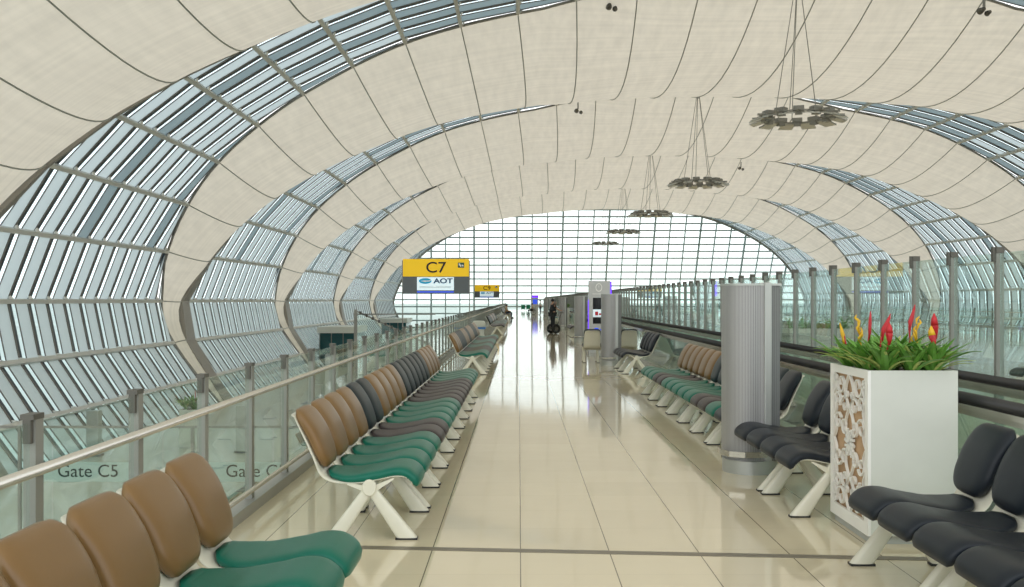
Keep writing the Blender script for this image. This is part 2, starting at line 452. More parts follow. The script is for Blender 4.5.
PITCH = 1.66
def clampq(y, lo, hi): return max(lo, min(hi, y))
for bi in range(len(CEN) - 1):
    ca, cb = CEN[bi], CEN[bi + 1]
    if bi == 0: continue
    for side, wall in ((-1, wall_l), (1, wall_r)):
        lou, lou2, fin, mul, pur, gls, clad = MB(), MB(), MB(), MB(), MB(), MB(), MB()
        ns = [0.0] + (nodes_l if side < 0 else nodes_s)
        info = []
        for s in ns:
            X, z, nx, nz = prof(side * s)
            lo = ca + widf(z); hi = min(cb - wid(z), YEND) if bi < len(CEN) - 2 else YEND - .1
            info.append((X, z, nx, nz, lo, hi))
        for i in range(len(ns) - 1):
            A, B = info[i], info[i + 1]
            X0, z0, nx, nz, loa, hia = A; X1, z1, nx1, nz1, lob, hib = B
            nn = Vector((nx + nx1, 0, nz + nz1)).normalized()
            P0 = Vector((X0, 0, z0)); P1 = Vector((X1, 0, z1))
            def quad(mbx, ya, yb, d0, d1):
                a0, a1 = clampq(ya, loa, hia), clampq(yb, loa, hia)
                b0, b1 = clampq(ya, lob, hib), clampq(yb, lob, hib)
                if a1 - a0 < .02 and b1 - b0 < .02: return
                vs = []
                if d1 is None:
                    mbx.add([(P.x + nn.x * d0, y, P.z + nn.z * d0) for P, y in ((P0, a0), (P0, a1), (P1, b1), (P1, b0))], [(0, 1, 2, 3)]); return
                for d in (d0, d1):
                    for P, y in ((P0, a0), (P0, a1), (P1, b1), (P1, b0)):
                        q = P + nn * d
                        vs.append((q.x, y, q.z))
                mbx.add(vs, [(0, 1, 2, 3), (7, 6, 5, 4), (0, 4, 5, 1), (1, 5, 6, 2), (2, 6, 7, 3), (3, 7, 4, 0)])
            # solid cladding strip along the far side of canopy A
            cA = .08 + 1.45 * clamp01((5.5 - z0) / 5); cB = .08 + 1.45 * clamp01((5.5 - z1) / 5)
            if cA + cB > .05:
                vs = []
                for d in (-.1, .2):
                    for P, y in ((P0, loa - .1), (P0, loa + cA), (P1, lob + cB), (P1, lob - .1)):
                        q = P + nn * d; vs.append((q.x, y, q.z))
                clad.add(vs, [(0, 1, 2, 3), (7, 6, 5, 4), (0, 4, 5, 1), (1, 5, 6, 2), (2, 6, 7, 3), (3, 7, 4, 0)])
            k0 = int(min(loa, lob) // PITCH) - 1; k1 = int(max(hia, hib) // PITCH) + 2
            for k in range(k0, k1):
                y = k * PITCH
                quad(lou2 if ((k % 5 == 2 and z1 > 3) or z1 > 14.6 or (z1 > 12 and k % 2)) else lou, y, y + .98, -.06, None)  # darker panels at intervals, and all of them near the crown
                quad(mul, y + .98, y + 1.06, -.10, -.02)
                quad(fin, y + 1.06, y + 1.40 + .13 * clamp01((z1 - 3) / 8), -.24, -.10)
                quad(mul, y - .03, y + .01, -.08, -.04)
            quad(gls, -99, 999, -.28, -.27)
            # purlin at node i+1
            if hib - lob > .3:
                q = P1 + Vector((nx1, 0, nz1)) * .02
                pur.bar((q.x, lob, q.z), (q.x, hib, q.z), .20, .22, up=(nx1, 0, nz1))
        pb = lou.build('louvre_window', M_louvre, wall)
        mul.build('mullion', M_mull, pb); fin.build('sun_fin', M_fin, pb); pur.build('purlin', M_purlin, pb)
        gls.build('pane', M_wallglass, pb)
        if lou2.f: lou2.build('dark_louvre', M_louvre2, pb)
        if clad.f: clad.build('edge_cladding', M_arch, pb)
        cl = MB()
        for i in range(1, len(ns) - 1):
            X, z, nx, nz, lo, hi = info[i]
            k = int(lo // PITCH) + 1
            while k * PITCH + 1.06 < hi:
                y = k * PITCH + 1.06
                sN = Vector((nx, 0, nz)); T = Vector((-nz, 0, nx))
                if T.z < 0: T = -T
                p = Vector((X, y, z)) + sN * .12
                cl.add([p + T * .12 + Vector((0, -.2, 0)), p + T * .12 + Vector((0, .2, 0)), p + T * .32 + sN * -.2, p + T * .12 + sN * -.25], [(0, 1, 2), (0, 2, 3), (1, 3, 2), (0, 3, 1)])
                k += 1
        if cl.f: cl.build('purlin_wedge', M_wedge, pb)  # small white wedges set along the purlins

# ------------------------------------------------------------------ end wall
win = thing('window_1', None, None, (0, YEND, 0)); tag(win, kind='structure')
def zroof(X):
    u = abs(X - XC)
    for a, b in zip(PD, PD[1:]):
        if a[0] <= u <= b[0] and b[1] > 0: return a[1] + (b[1] - a[1]) * (u - a[0]) / (b[0] - a[0] + 1e-9)
    return 1.5
def xlim(z):
    best = 0
    for a, b in zip(PD, PD[1:]):
        if (a[1] - z) * (b[1] - z) <= 0 and a[1] != b[1]: best = max(best, a[0] + (b[0] - a[0]) * (a[1] - z) / (a[1] - b[1]))
    return best
poly = [(prof(-SMAX + 2 * SMAX * i / 80)[0], prof(-SMAX + 2 * SMAX * i / 80)[1]) for i in range(81)]
g = MB(); g.prism(poly, .1, .12); g.build('pane', M_endglass, win)
v = MB()
for k in range(-13, 28):
    Xb = -.35 + 2.46 * k * (1.0 if k < 0 else 1.0)
    sl = .0007 * max(0, Xb * F / YEND)
    if abs(Xb - XC) > 34.9: continue
    zt = 19
    for it in range(30):
        X = Xb + sl * zt
        if abs(X - XC) > 34.6: zt -= .6; continue
        if zt > zroof(X): zt -= .4
    thick = .30 if k % 3 == 0 else .2
    v.bar((Xb, 0, -4.6), (Xb + sl * (zt + 4), 0, zt), thick, .3, up=(0, 1, 0))
v.build('mullion', M_endmull, win)
h = MB()
z = -4.2
while z < 18:
    u = xlim(z)
    if u > 1: h.bar((XC - u, -.05, z), (XC + u, -.05, z), .12, .3, up=(0, 1, 0)) if False else h.box(XC - u, XC + u, -.2, .05, z - .12, z + .12)
    z += 1.19
h.build('transom', M_endmull, win)

# ------------------------------------------------------------------ floors, ground
fl = MB(); fl.box(-2.3, 29.9, -8, YEND - .4, -.5, 0); f = fl.build('floor', M_floor); tag(f, kind='structure')
st = MB()
st.bar((-2.2, 6.68, .001), (3.3, 6.25, .001), .085, .004)
s_ = st.build('trim_1', M_strip); tag(s_, kind='structure')
lf = MB(); lf.box(-18.6, 46.2, -8, YEND - .4, -5.2, -4.8); f = lf.build('floor_lower', M_lowfloor); tag(f, kind='structure')
gr = MB(); gr.box(-1500, 1500, -400, 3000, -9.5, -9); f = gr.build('ground', M_ground); tag(f, kind='structure')

# ------------------------------------------------------------------ left railing
def railing(name, label, X, y0, y1, sp, mirror=1, first=0):
    t = thing(name, label, 'railing', (X, 0, 0))
    n = int((y1 - y0) / sp)
    pm = MB(); pm.box(-.028, .028, -.036, .036, 0, 1.165); pm.box(.02 * mirror, .055 * mirror, -.02, .02, .93, .96)
    pmesh = pm.mesh('post', M_post)
    cm = MB(); cm.box(-.03, .03, -.06, .038, 1.165, 1.19); cm.box(-.018, .018, -.062, -.036, 1.06, 1.165)
    cmesh = cm.mesh('clamp', M_clamp)
    gm = MB(); gm.box(-.006, .006, .05, sp - .045, .12, 1.15); gmesh = gm.mesh('glass_panel', M_rail_glass)
    rest_p, rest_g = MB(), MB()
    for k in range(n):
        y = y0 + k * sp
        if k < 98:
            p = part('post', pmesh, t, (0, y, 0)); part('clamp', cmesh, p); part('glass_panel', gmesh, t, (0, y, 0))
        else:
            rest_p.box(-.02, .02, y - .032, y + .032, 0, 1.19); rest_g.box(-.006, .006, y + .05, y + sp - .045, .12, 1.15)
    if rest_p.f:
        tag(rest_p.build('post', M_post, t), kind='stuff'); tag(rest_g.build('glass_panel', M_rail_glass, t), kind='stuff')
    hr = MB(); hr.tube([(.10 * mirror, y0, .96), (.10 * mirror, y0 + n * sp, .96)], .025, 14); hr.build('handrail', M_steel, t, smooth=True)
    lr = MB(); lr.tube([(.07 * mirror, y0, .19), (.07 * mirror, y0 + n * sp, .19)], .02, 10); lr.build('lower_rail', M_steel, t, smooth=True)
    cb = MB(); cb.box(-.05, .07, y0, y0 + n * sp, 0, .09); cb.build('curb', M_curb, t)
    return t
railing('glass_railing', 'glass railing with steel handrail along the left edge of the walkway floor', -2.19, .85, YEND - 2, 1.16)
railing('glass_railing', 'glass railing of the far side gallery beyond the moving walkways', 29.75, 30.2, YEND - 2, 2.32, mirror=-1)

# ------------------------------------------------------------------ right tall screen
t = thing('glass_screen', 'tall glass screen on grey posts beyond the moving walkway', 'glass screen', (4.4, 0, 0))
sp = .923
pm = MB(); pm.box(-.035, .035, -.022, .022, 0, 2.18); pmesh = pm.mesh('post', M_post)
cm = MB(); cm.box(-.04, .036, -.03, .024, 2.13, 2.185); cm.box(-.065, -.035, -.02, .02, 2.05, 2.185); cmesh = cm.mesh('clamp', M_clamp)
gm = MB(); gm.box(-.006, .006, .05, sp - .03, .05, 2.13); gmesh = gm.mesh('glass_panel', M_screen_glass)
rp, rg = MB(), MB()
k = 0
y = 11 * 960 / 1000
y = 4.4 * 960 / 480 - 3 * sp
while y < YEND - 2:
    if k < 100:
        p = part('post', pmesh, t, (0, y, 0)); part('clamp', cmesh, p); part('glass_panel', gmesh, t, (0, y, 0))
    else:
        rp.box(-.035, .035, y - .022, y + .022, 0, 2.18); rg.box(-.006, .006, y + .05, y + sp - .03, .05, 2.13)
    y += sp; k += 1
tag(rp.build('post', M_post, t), kind='stuff'); tag(rg.build('glass_panel', M_screen_glass, t), kind='stuff')
cb = MB(); cb.box(-.06, .06, 4, YEND - 2, 0, .06); cb.build('curb', M_curb, t)

# ------------------------------------------------------------------ moving walkway
t = thing('moving_walkway', 'moving walkway with two glass balustrades and black handrails', 'moving walkway', (0, 0, 0))
dk = MB(); dk.box(3.38, 4.20, 3, 150, 0, .03); dk.build('tread_belt', pr('tread_grey', (.12, .12, .12), .5, .3), t)
for X, inn in ((3.3, 1), (4.27, -1)):
    b = MB(); b.box(X - .08, X + .08, 3, 150, 0, .16); b.build('skirt', M_steel, t)
    b = MB(); b.box(X - .008, X + .008, 3, 150, .16, .92); b.build('balustrade_glass', M_walk_glass, t)
    b = MB(); b.box(X - .05, X + .05, 3, 150, .90, .94); b.box(X - .03, X + .03, 3, 150, .86, .9); b.build('handrail_channel', M_steel, t)
    b = MB(); b.tube([(X, 3, .98), (X, 150, .98)], .04, 10); b.build('handrail', M_rubber, t, smooth=True)

# ------------------------------------------------------------------ chairs
def curve_pts(P, n):
    D = catmull(P, 10)
    L = [0]
    for a, b in zip(D, D[1:]): L.append(L[-1] + math.hypot(b[0] - a[0], b[1] - a[1]))
    out = []
    for i in range(n + 1):
        s = L[-1] * i / n; j = 0
        while j < len(L) - 2 and L[j + 1] < s: j += 1
        t = (s - L[j]) / max(1e-9, L[j + 1] - L[j])
        a, b = D[j], D[j + 1]
        x = a[0] + (b[0] - a[0]) * t; z = a[1] + (b[1] - a[1]) * t
        dx, dz = b[0] - a[0], b[1] - a[1]; l = math.hypot(dx, dz)
        out.append((x, z, -dz / l, dx / l))
    return out
def loft(P, n, wf, tf, up, mat, name, m=20, e=.55, y0=0.0):
    """pillow along a profile in x,z; width along y; 'up' shifts it to the normal side by half its thickness"""
    mb = MB(); rg = []
    for i, (x, z, nx, nz) in enumerate(curve_pts(P, n)):
        t = i / n; w = wf(t) / 2; th = tf(t) / 2; off = up(t) if callable(up) else up
        r = []
        for k in range(m):
            a = 2 * PI * k / m; c, s = math.cos(a), math.sin(a)
            cy = math.copysign(abs(c) ** e, c) * w; cn = math.copysign(abs(s) ** (e + .25), s) * th
            r.append((x + nx * (cn + off), y0 + cy, z + nz * (cn + off)))
        rg.append(r)
    mb.rings(rg)
    import bmesh
    me = mb.mesh(name, mat, True)
    bm = bmesh.new(); bm.from_mesh(me); bmesh.ops.recalc_face_normals(bm, faces=bm.faces); bm.to_mesh(me); bm.free()
    return me
def corner(t, a, r, b, q):
    if t < a: x = (a - t) / a; return -2 * r * (1 - math.sqrt(max(0, 1 - x * x)))
    if t > 1 - b: x = (t - 1 + b) / b; return -2 * q * (1 - math.sqrt(max(0, 1 - x * x)))
    return 0
def endround(t, a, b):
    if t < a: return math.sqrt(max(.03, 1 - ((a - t) / a) ** 2))
    if t > 1 - b: return math.sqrt(max(.03, 1 - ((t - 1 + b) / b) ** 2))
    return 1
SHELL = [(-.575, .872), (-.55, .875), (-.53, .845), (-.46, .71), (-.397, .574), (-.352, .466), (-.27, .412), (-.09, .402), (.06, .428), (.165, .449), (.25, .447), (.298, .41), (.305, .372)]
BACK = [(-.545, .900), (-.508, .862), (-.435, .75), (-.39, .65), (-.352, .55), (-.338, .49)]
SEAT = [(-.325, .462), (-.27, .430), (-.12, .412), (.06, .438), (.17, .462), (.25, .455), (.305, .41), (.312, .365)]
PW = .50
me_shell = loft(SHELL, 30, lambda t: (.40 + .05 * min(1, t * 4)) + corner(t, .10, .06, .05, .03), lambda t: .018, 0, M_cream, 'seat_shell', 12, .3)
def backw(t):
    return .467 - .05 * t ** 1.5 + corner(t, .24, .095, .32, .125)
def mk_back(mat, nm): return loft(BACK, 40, backw, lambda t: (.082 + .02 * math.sin(PI * t)) * (endround(t, .13, .13) if 0 < t < 1 else .08), lambda t: .012, mat, nm, 28, .5)
def seatw(t):
    return (.25 + .213 * min(1, (t / .22)) ** .7) if t < .22 else .463
def mk_seat(mat, nm): return loft(SEAT, 40, lambda t: seatw(t) + corner(t, .06, .05, .10, .06), lambda t: (.042 + .038 * min(1, t / .4)) * (endround(t, .08, .09) if 0 < t < 1 else .1), lambda t: .014, mat, nm, 28, .42)
BK = {'b': (mk_back(M_brown, 'backrest'), 'tan backrest'), 'd': (mk_back(M_grey, 'backrest'), 'dark grey backrest'), 'n': (mk_back(M_dark, 'backrest'), 'navy backrest')}
ST = {'b': (mk_seat(M_green, 'seat'), 'green seat'), 'd': (mk_seat(M_plum, 'seat'), 'charcoal seat'), 'n': (mk_seat(M_dark, 'seat'), 'navy seat')}
def leg_mesh():
    mb = MB()
    for (xb, w0, w1) in ((-.25, .09, .135), (.26, .09, .15)):
        pass
    return mb
def leg(xb, w1, mat, name):
    mb = MB(); rg = []
    for t in (0, .12, .5, .93, 1):
        x = 0 + xb * t; z = .37 * (1 - t) + .014 * t; w = (.085 + (w1 - .085) * t) / 2; th = (.042 + .012 * t)
        r = []
        for k in range(16):
            a = 2 * PI * k / 16; c, s = math.cos(a), math.sin(a)
            r.append((x + math.copysign(abs(c) ** .6, c) * w, math.copysign(abs(s) ** .6, s) * th / 2 * 1.3, z))
        rg.append(r)
    mb.rings(rg)
    o = mb.mesh(name, mat, False)
    import bmesh
    bm = bmesh.new(); bm.from_mesh(o); bmesh.ops.recalc_face_normals(bm, faces=bm.faces)
    for e in bm.edges:
        if len(e.link_faces) == 2 and e.calc_face_angle(0) > .7: e.smooth = False
    for f in bm.faces: f.smooth = True
    bm.to_mesh(o); bm.free()
    return o
me_legr = leg(-.248, .135, M_cream, 'leg'); me_legf = leg(.262, .15, M_cream, 'leg')
fp = MB(); fp.box(-.322, -.174, -.034, .034, 0, .014); me_footr = fp.mesh('foot_pad', M_black)
fp = MB(); fp.box(.184, .34, -.034, .034, 0, .014); me_footf = fp.mesh('foot_pad', M_black)
hb = MB(); hb.rings([[(r * math.cos(2 * PI * k / 20), y, .37 + r * 1.15 * math.sin(2 * PI * k / 20)) for k in range(20)] for r, y in ((.045, -.045), (.052, -.038), (.052, .038), (.045, .045))])
me_hub = hb.mesh('hub', M_cream)
arm = MB(); arm.prism([(-.16, .402), (-.04, .385), (.05, .39), (.17, .438), (.17, .425), (.05, .345), (-.04, .34), (-.16, .388)], -.018, .018); me_arm = arm.mesh('seat_bracket', M_cream)

def bench(label, hubx, y0, pattern, side, group=None, name='airport_bench', seats=None):
    seats = seats or pattern
    """side -1: left row facing +X, cells run away from y0. side 1: right row facing -X."""
    n = len(pattern); L = n * PW
    if side < 0: t = thing(name, label, 'bench', (hubx, y0, 0), 0, group)
    elif side == 1: t = thing(name, label, 'bench', (hubx, y0 + L, 0), PI, group); pattern = pattern[::-1]; seats = seats[::-1]
    else: t = thing(name, label, 'bench', (hubx, y0, 0), side, group)
    for i, ch in enumerate(pattern):
        yc = (i + .5) * PW
        part('seat_shell', me_shell, t, (0, yc, 0))
        m, l = BK[ch]; part('backrest', m, t, (0, yc, 0), l)
        m, l = ST[seats[i]]; part('seat', m, t, (0, yc, 0), l)
    b = MB(); b.tube([(0, .02, .37), (0, L - .02, .37)], .034, 12); b.build('beam', M_cream, t, smooth=True)
    sup = [.05]
    k = 2
    while k < n - .5:
        sup += [k * PW - .075, k * PW + .075]; k += 2
    sup.append(L - .05)
    for y in sup:
        a = part('leg', me_legr, t, (0, y, 0)); part('foot_pad', me_footr, a)
        a = part('leg', me_legf, t, (0, y, 0)); part('foot_pad', me_footf, a)
        part('hub', me_hub, t, (0, y, 0)); part('seat_bracket', me_arm, t, (0, y, 0))
    return t

HX = -1.06
bench('nearest bench on the railing side, all tan backs and green seats', -1.16, 5.02 - 6 * PW, 'bbbbbb', -1)
bench('long bench by the railing mixing tan and dark backs, first past the nearest bench', HX, 6.78, 'bbbb' + 'dd' + 'bbbb' + 'dddddd' + 'bbbb', -1)
bench('second long mixed bench along the railing, farther down the hall', HX, 21.8, 'bbbddddbbb' + 'ddbbbbddddbbb', -1)
bench('third bench along the railing, mostly grey backs with pale seats', HX, 46.4, 'dddddddddbbbbddddbbbbddddd', -1)
bench('farthest bench along the railing, where travellers sit', HX, 84.0, 'dddddddbbbbddddddddddbbbddd', -1)
bench('nearest navy bench on the right side, in front of the white planter', 2.46, 6.21 - 6 * PW, 'nnnnnn', 1)
bench('short navy bench between the white planter and the first steel tower', 2.46, 7.475, 'nnnn', 1)
bench('long bench behind the first steel tower, green seats with light tan backs', 2.54, 10.35, 'ndbbb' + 'b' + 'dd' + 'bbbbbb', 1, seats='nb' + 'dd' + 'bbbbb' + 'dd' + 'bbb')
bench('short navy bench in front of the second steel tower', 2.70, 22.0, 'nnnn', 1)
bench('bench behind the third steel tower near the segway rider', 2.66, 43.5, 'dddddd', 1)
bench('far bench on the right between the distant towers', 2.66, 68.0, 'bbbbdddddddd', 1)
bench('two seat bench turned with its cream back to the camera beside the second tower', 3.22, 26.3, 'ddd', PI / 2)

# ------------------------------------------------------------------ steel towers
def tower(x, y, label):
    t = thing('ventilation_tower', label, 'tower', (x, y, 0), 0)
    # rounded front with ribbed steel, flat side at the right
    r = .215
    pts = [(-r + .0, .20)]
    out = []
    for k in range(15):
        a = PI + (PI * .62) * k / 14
        out.append((.0 + r * 1.0 * math.cos(a), .0 + r * .9 * math.sin(a)))
    body = [(-.215, .20)] + [p for p in out if p[0] < .12] + [(.12, -.19)]
    b = MB(); b.vprism(body + [(.12, .20)], .13, 1.84); b.build('ribbed_casing', M_perf, t, auto=True)
    b = MB(); b.box(.12, .19, -.215, .24, .13, 1.87); b.build('corner_post', M_grey_metal, t, bevel=.008)
    b = MB(); b.box(.19, .275, -.19, .24, .13, 1.85); b.build('side_casing', M_perf2, t)
    b = MB(); b.vprism([(-.225, .22)] + [(p[0] * 1.05, p[1] * 1.05) for p in out if p[0] < .12] + [(.285, -.21), (.285, .25)], 1.84, 1.862); b.build('top_cap', M_grey_metal, t)
    b = MB(); b.cyl((.03, .02), .27, 0, .13, 32); b.build('plinth', M_grey_metal, t, auto=True)
    ringp = [(-.27, .1, .2), (-.275, -.05, .2), (-.22, -.19, .2), (-.08, -.265, .2), (.06, -.265, .2), (.125, -.25, .2)]
    b = MB()
    for a, c in zip(ringp, ringp[1:]): b.bar(a, c, .014, .055)
    b.build('bumper_rail', M_steel, t)
    return t
tower(2.27, 9.55, 'first ribbed steel tower, just beyond the white planter')
tower(2.37, 25.0, 'second ribbed steel tower, beside the charging kiosk')
tower(2.50, 39.5, 'third ribbed steel tower, past the kiosk')
tower(2.56, 56.5, 'fourth ribbed steel tower, behind the segway rider')
tower(2.56, 75, 'fifth ribbed steel tower, small in the distance')
tower(2.56, 92, 'sixth ribbed steel tower, farthest from the kiosk')

# ------------------------------------------------------------------ planters with bromeliads
def spiral(cx, cy, r0, r1, a0, turns, n=22):
    return [(cx + (r0 + (r1 - r0) * k / n) * math.cos(a0 + turns * 2 * PI * k / n), cy + (r0 + (r1 - r0) * k / n) * math.sin(a0 + turns * 2 * PI * k / n)) for k in range(n + 1)]
def ribbon(mb, pts, w, x0, x1):
    """flat ribbon in the y,z plane, thickness along x"""
    n = len(pts); rg = []
    for i, p in enumerate(pts):
        a = pts[max(i - 1, 0)]; b = pts[min(i + 1, n - 1)]
        d = Vector((b[0] - a[0], b[1] - a[1])); d = d.normalized() if d.length > 0 else Vector((1, 0)); q = Vector((-d.y, d.x)) * (w / 2)
        tp = math.sin(PI * min(1, max(.12, i / (n - 1) * 1.0 + .12)) * .5) if i < n / 2 else 1
        q *= tp
        rg.append([(x0, p[0] + q.x, p[1] + q.y), (x1, p[0] + q.x, p[1] + q.y), (x1, p[0] - q.x, p[1] - q.y), (x0, p[0] - q.x, p[1] - q.y)])
    mb.rings(rg)
def planter(x0, x1, y0, y1, H, label, plants=9, detail=True, low=0.0):
    t = thing('planter_box', label, 'planter', ((x0 + x1) / 2, (y0 + y1) / 2, low))
    hx, hy = (x1 - x0) / 2, (y1 - y0) / 2
    b = MB(); b.box(-hx + .03, hx - .02, -hy + .03, hy - .02, 0, .06); b.build('plinth', M_concrete, t)
    b = MB(); b.box(-hx + .03, hx, -hy, -hy + .02, .06, H); b.box(-hx + .03, hx, hy - .02, hy, .06, H); b.box(hx - .02, hx, -hy + .02, hy - .02, .06, H)
    b.box(-hx + .022, -hx + .03, -hy, -hy + .02, .06, H); b.build('casing', M_white, t)
    b = MB(); b.box(-hx + .035, -hx + .04, -hy + .02, hy - .02, .06, H - .005); b.build('backing_board', M_orange, t)
    b = MB(); b.box(-hx + .04, hx - .02, -hy + .02, hy - .02, H - .1, H - .04); b.build('soil', M_soil, t)
    if detail:
        fr = MB(); xa, xb = -hx, -hx + .022
        W, HH = y1 - y0, H - .06
        m = .06
        fr.box(xa, xb, -hy, -hy + m, .06, H); fr.box(xa, xb, hy - m, hy, .06, H)
        fr.box(xa, xb, -hy + m, hy - m, .06, .06 + .09); fr.box(xa, xb, -hy + m, hy - m, H - .06, H)
        cz = .06 + .09 + (HH - .15) / 2; iw = hy - m; ih = (HH - .15) / 2
        curves = []
        S = lambda *a, **k: spiral(*a, **k)
        for (cx, cy, r, a0, tn) in ((.15, .43, .088, -1.2, 1.2), (.085, .27, .072, 1.2, -1.15), (.215, .30, .066, 2.6, 1.2), (.09, .12, .070, -1.6, -1.2), (.205, .13, .074, 1.4, 1.2), (.255, .46, .034, -1, 1.0), (.05, .36, .034, 0, 1.0)):
            cx *= iw / .285; cy *= ih / .5
            curves.append(spiral(cx, cy, r * .22, r, a0, tn, 26))
        n = 24
        curves.append([(iw * (.03 + .22 * abs(math.sin(k / n * PI * 2))), ih * k / n) for k in range(n + 1)])
        curves.append([(iw * (.99 - .16 * abs(math.sin(k / n * PI * 3))), ih * k / n) for k in range(n + 1)])
        for c in curves:
            for sy in (1, -1):
                for sz in (1, -1):
                    ribbon(fr, [(max(-iw, min(iw, sy * p[0])), cz + sz * max(0, min(ih, p[1]))) for p in c], .0135, xa + .002, xb)
        for k in range(12):
            a = 2 * PI * k / 12
            ribbon(fr, [(0, cz), (.05 * math.cos(a), cz + .05 * math.sin(a)), (.09 * math.cos(a + .2), cz + .09 * math.sin(a + .2))], .02, xa + .002, xb)
        fr.build('fretwork_panel', M_fret, t)
    return t
def blade(mb, base, az, lean, length, w, droop):
    pts = []
    n = 8
    d = Vector((math.cos(az), math.sin(az), 0)); up = Vector((0, 0, 1))
    p = Vector(base); ang = lean
    q = Vector((-d.y, d.x, 0))
    rg = []
    for i in range(n + 1):
        t = i / n
        ww = w * (math.sin(PI * min(1, .18 + t * .82)) ** .7) * .5 + .001
        nn = (-d * math.sin(ang) * -1 if False else (up * math.sin(ang) - d * math.cos(ang)))
        fold = nn * (-ww * .35)
        rg.append([p + q * ww, p + fold, p - q * ww, p + fold + nn * -.0015])
        step = (d * math.sin(ang) + up * math.cos(ang)) * (length / n)
        p = p + step; ang += droop / n
    mb.rings(rg)
    return p
def bromeliad(x, y, z, spike, label, group, s=1.0, flare=1.0, hspike=.30):
    t = thing('bromeliad', label, 'plant', (x, y, z), random.random() * 6, group)
    mb = MB(); n = 20
    for i in range(n):
        az = i * 2.4 + random.uniform(-.3, .3); k = i / n
        blade(mb, (0.01 * math.cos(az), .01 * math.sin(az), 0), az, (.12 + .62 * k) * flare, (.30 + .12 * random.random()) * s * (.8 + .35 * k), .05 * s, .5 + .8 * random.random())
    mb.build('foliage', M_leaf, t, smooth=False)
    mb = MB()
    for i in range(10):
        az = i * 2.4 + 1 + random.uniform(-.3, .3)
        blade(mb, (0, 0, 0), az, (.3 + .5 * random.random()) * flare, (.30 + .08 * random.random()) * s, .030 * s, 1.0)
    mb.build('variegated_leaves', M_leaf2, t)
    if spike:
        col, kind = spike
        mb = MB(); lx, ly = random.uniform(-.04, .04), random.uniform(-.03, .03)
        mb.tube([(0, 0, .02), (lx * .5, ly * .5, hspike * .5), (lx, ly, hspike * .75)], .006, 6)
        mb.build('flower_stem', M_red if kind != 'fan' else M_yel, t)
        mb = MB()
        lean = random.uniform(-.05, .05)
        if kind == 'blade':
            for q in (0, 1):
                mb.tube([(lx + .006 * q, ly + .008 * q, hspike * (.52 + .1 * q)), (lx * 1.1, ly, hspike * (.66 + .08 * q)), (lx * 1.2 + lean * .5, ly, hspike * (.80 + .05 * q)), (lx * 1.3 + lean, ly, hspike * (.95 + .05 * q))], [.005, .012, .012, .003], 7)
        elif kind == 'bud':
            lean = .03 if x > 2.8 else 0
            mb.tube([(lx, ly, hspike * .60), (lx + lean * .4, ly, hspike * .72), (lx + lean * .8, ly, hspike * .84), (lx + lean, ly, hspike * .96)], [.006, .019, .024, .012], 10)
            for q in range(5):
                a = q * 1.256
                mb.tube([(lx + lean * .5, ly, hspike * .66), (lx + lean * .7 + .018 * math.cos(a), ly + .018 * math.sin(a), hspike * .80), (lx + lean + .014 * math.cos(a), ly + .014 * math.sin(a), hspike * (.95 + .03 * (q % 2)))], [.004, .010, .003], 6)
        else:
            for k in range(7):
                a = -.9 + .3 * k
                mb.tube([(lx, ly, hspike * (.45 + .07 * k)), (lx + .035 * math.sin(a * 2), ly + .02 * math.cos(k * 2), hspike * (.60 + .06 * k)), (lx + .045 * math.sin(a * 2), ly, hspike * (.68 + .055 * k))], [.004, .009, .003], 6)
        mb.build('flower', M_red if kind == 'bud' else col, t, smooth=True)
        if kind == 'bud':
            mb = MB(); mb.tube([(lx + lean * .8, ly, hspike * .84), (lx + lean, ly, hspike * .94), (lx + lean, ly, hspike * 1.04)], [.026, .02, .003], 10)
            mb.build('flower_tip', M_yel if col is M_yel else M_red, t, smooth=True)
    return t
PLX0, PLX1, PLY0, PLY1, PLH = 2.42, 3.045, 6.66, 7.46, 1.21
planter(PLX0, PLX1, PLY0, PLY1, PLH, 'tall white planter box with scrollwork side panel, beside the nearest navy bench')
GB = 'bromeliads in the white planter'
zs = PLH - .04
for (px, py, sk, lab, hs, s) in (
    (2.50, 7.28, (M_yel, 'blade'), 'bromeliad with orange and yellow spike at the far left corner of the planter', .31, .9),
    (2.55, 7.13, (M_yel, 'fan'), 'bromeliad with a yellow plume beside the orange spike', .37, .9),
    (2.65, 7.30, (M_red, 'blade'), 'bromeliad with slim red spike near the planter back', .40, .95),
    (2.62, 6.99, (M_red, 'blade'), 'bromeliad with straight red spike in the planter middle', .385, .95),
    (2.58, 6.76, (M_red, 'bud'), 'bromeliad with broad red paddle flower at the planter front', .31, 1.0),
    (2.94, 7.22, (M_red, 'blade'), 'bromeliad with the tallest red spike', .45, 1.0),
    (2.92, 7.02, (M_yel, 'fan'), 'bromeliad with branching yellow plume to the right', .36, .9),
    (2.93, 6.84, (M_red, 'bud'), 'bromeliad with dark red leaning flower at the right', .375, .95),
    (2.90, 6.73, (M_yel, 'bud'), 'bromeliad with yellow tipped red flower at the front right corner', .29, .95),
    (2.52, 6.90, None, 'leafy bromeliad without a flower above the scrollwork panel', .3, 1.0),
    (2.76, 6.74, None, 'variegated leafy bromeliad without a flower at the planter front edge', .3, 1.0),
    (2.78, 7.12, None, 'leafy bromeliad without a flower in the centre of the planter', .3, 1.15)):
    bromeliad(px, py, zs, sk, lab, GB, s * .95, hspike=hs + .045)
planter(3.1, 3.85, 66, 66.8, 1.2, 'distant white planter box behind the third tower', detail=False) if False else planter(2.74, 3.2, 61, 61.8, 1.2, 'distant white planter box past the segway rider', detail=False)
bromeliad(2.86, 61.4, 1.16, (M_red, 'bud'), 'red flowered bromeliad in the distant planter, at its left', 'bromeliads in the distant planter', 1.2, hspike=.6)
bromeliad(3.08, 61.4, 1.16, (M_red, 'blade'), 'red flowered bromeliad in the distant planter, at its right', 'bromeliads in the distant planter', 1.2, hspike=.5)

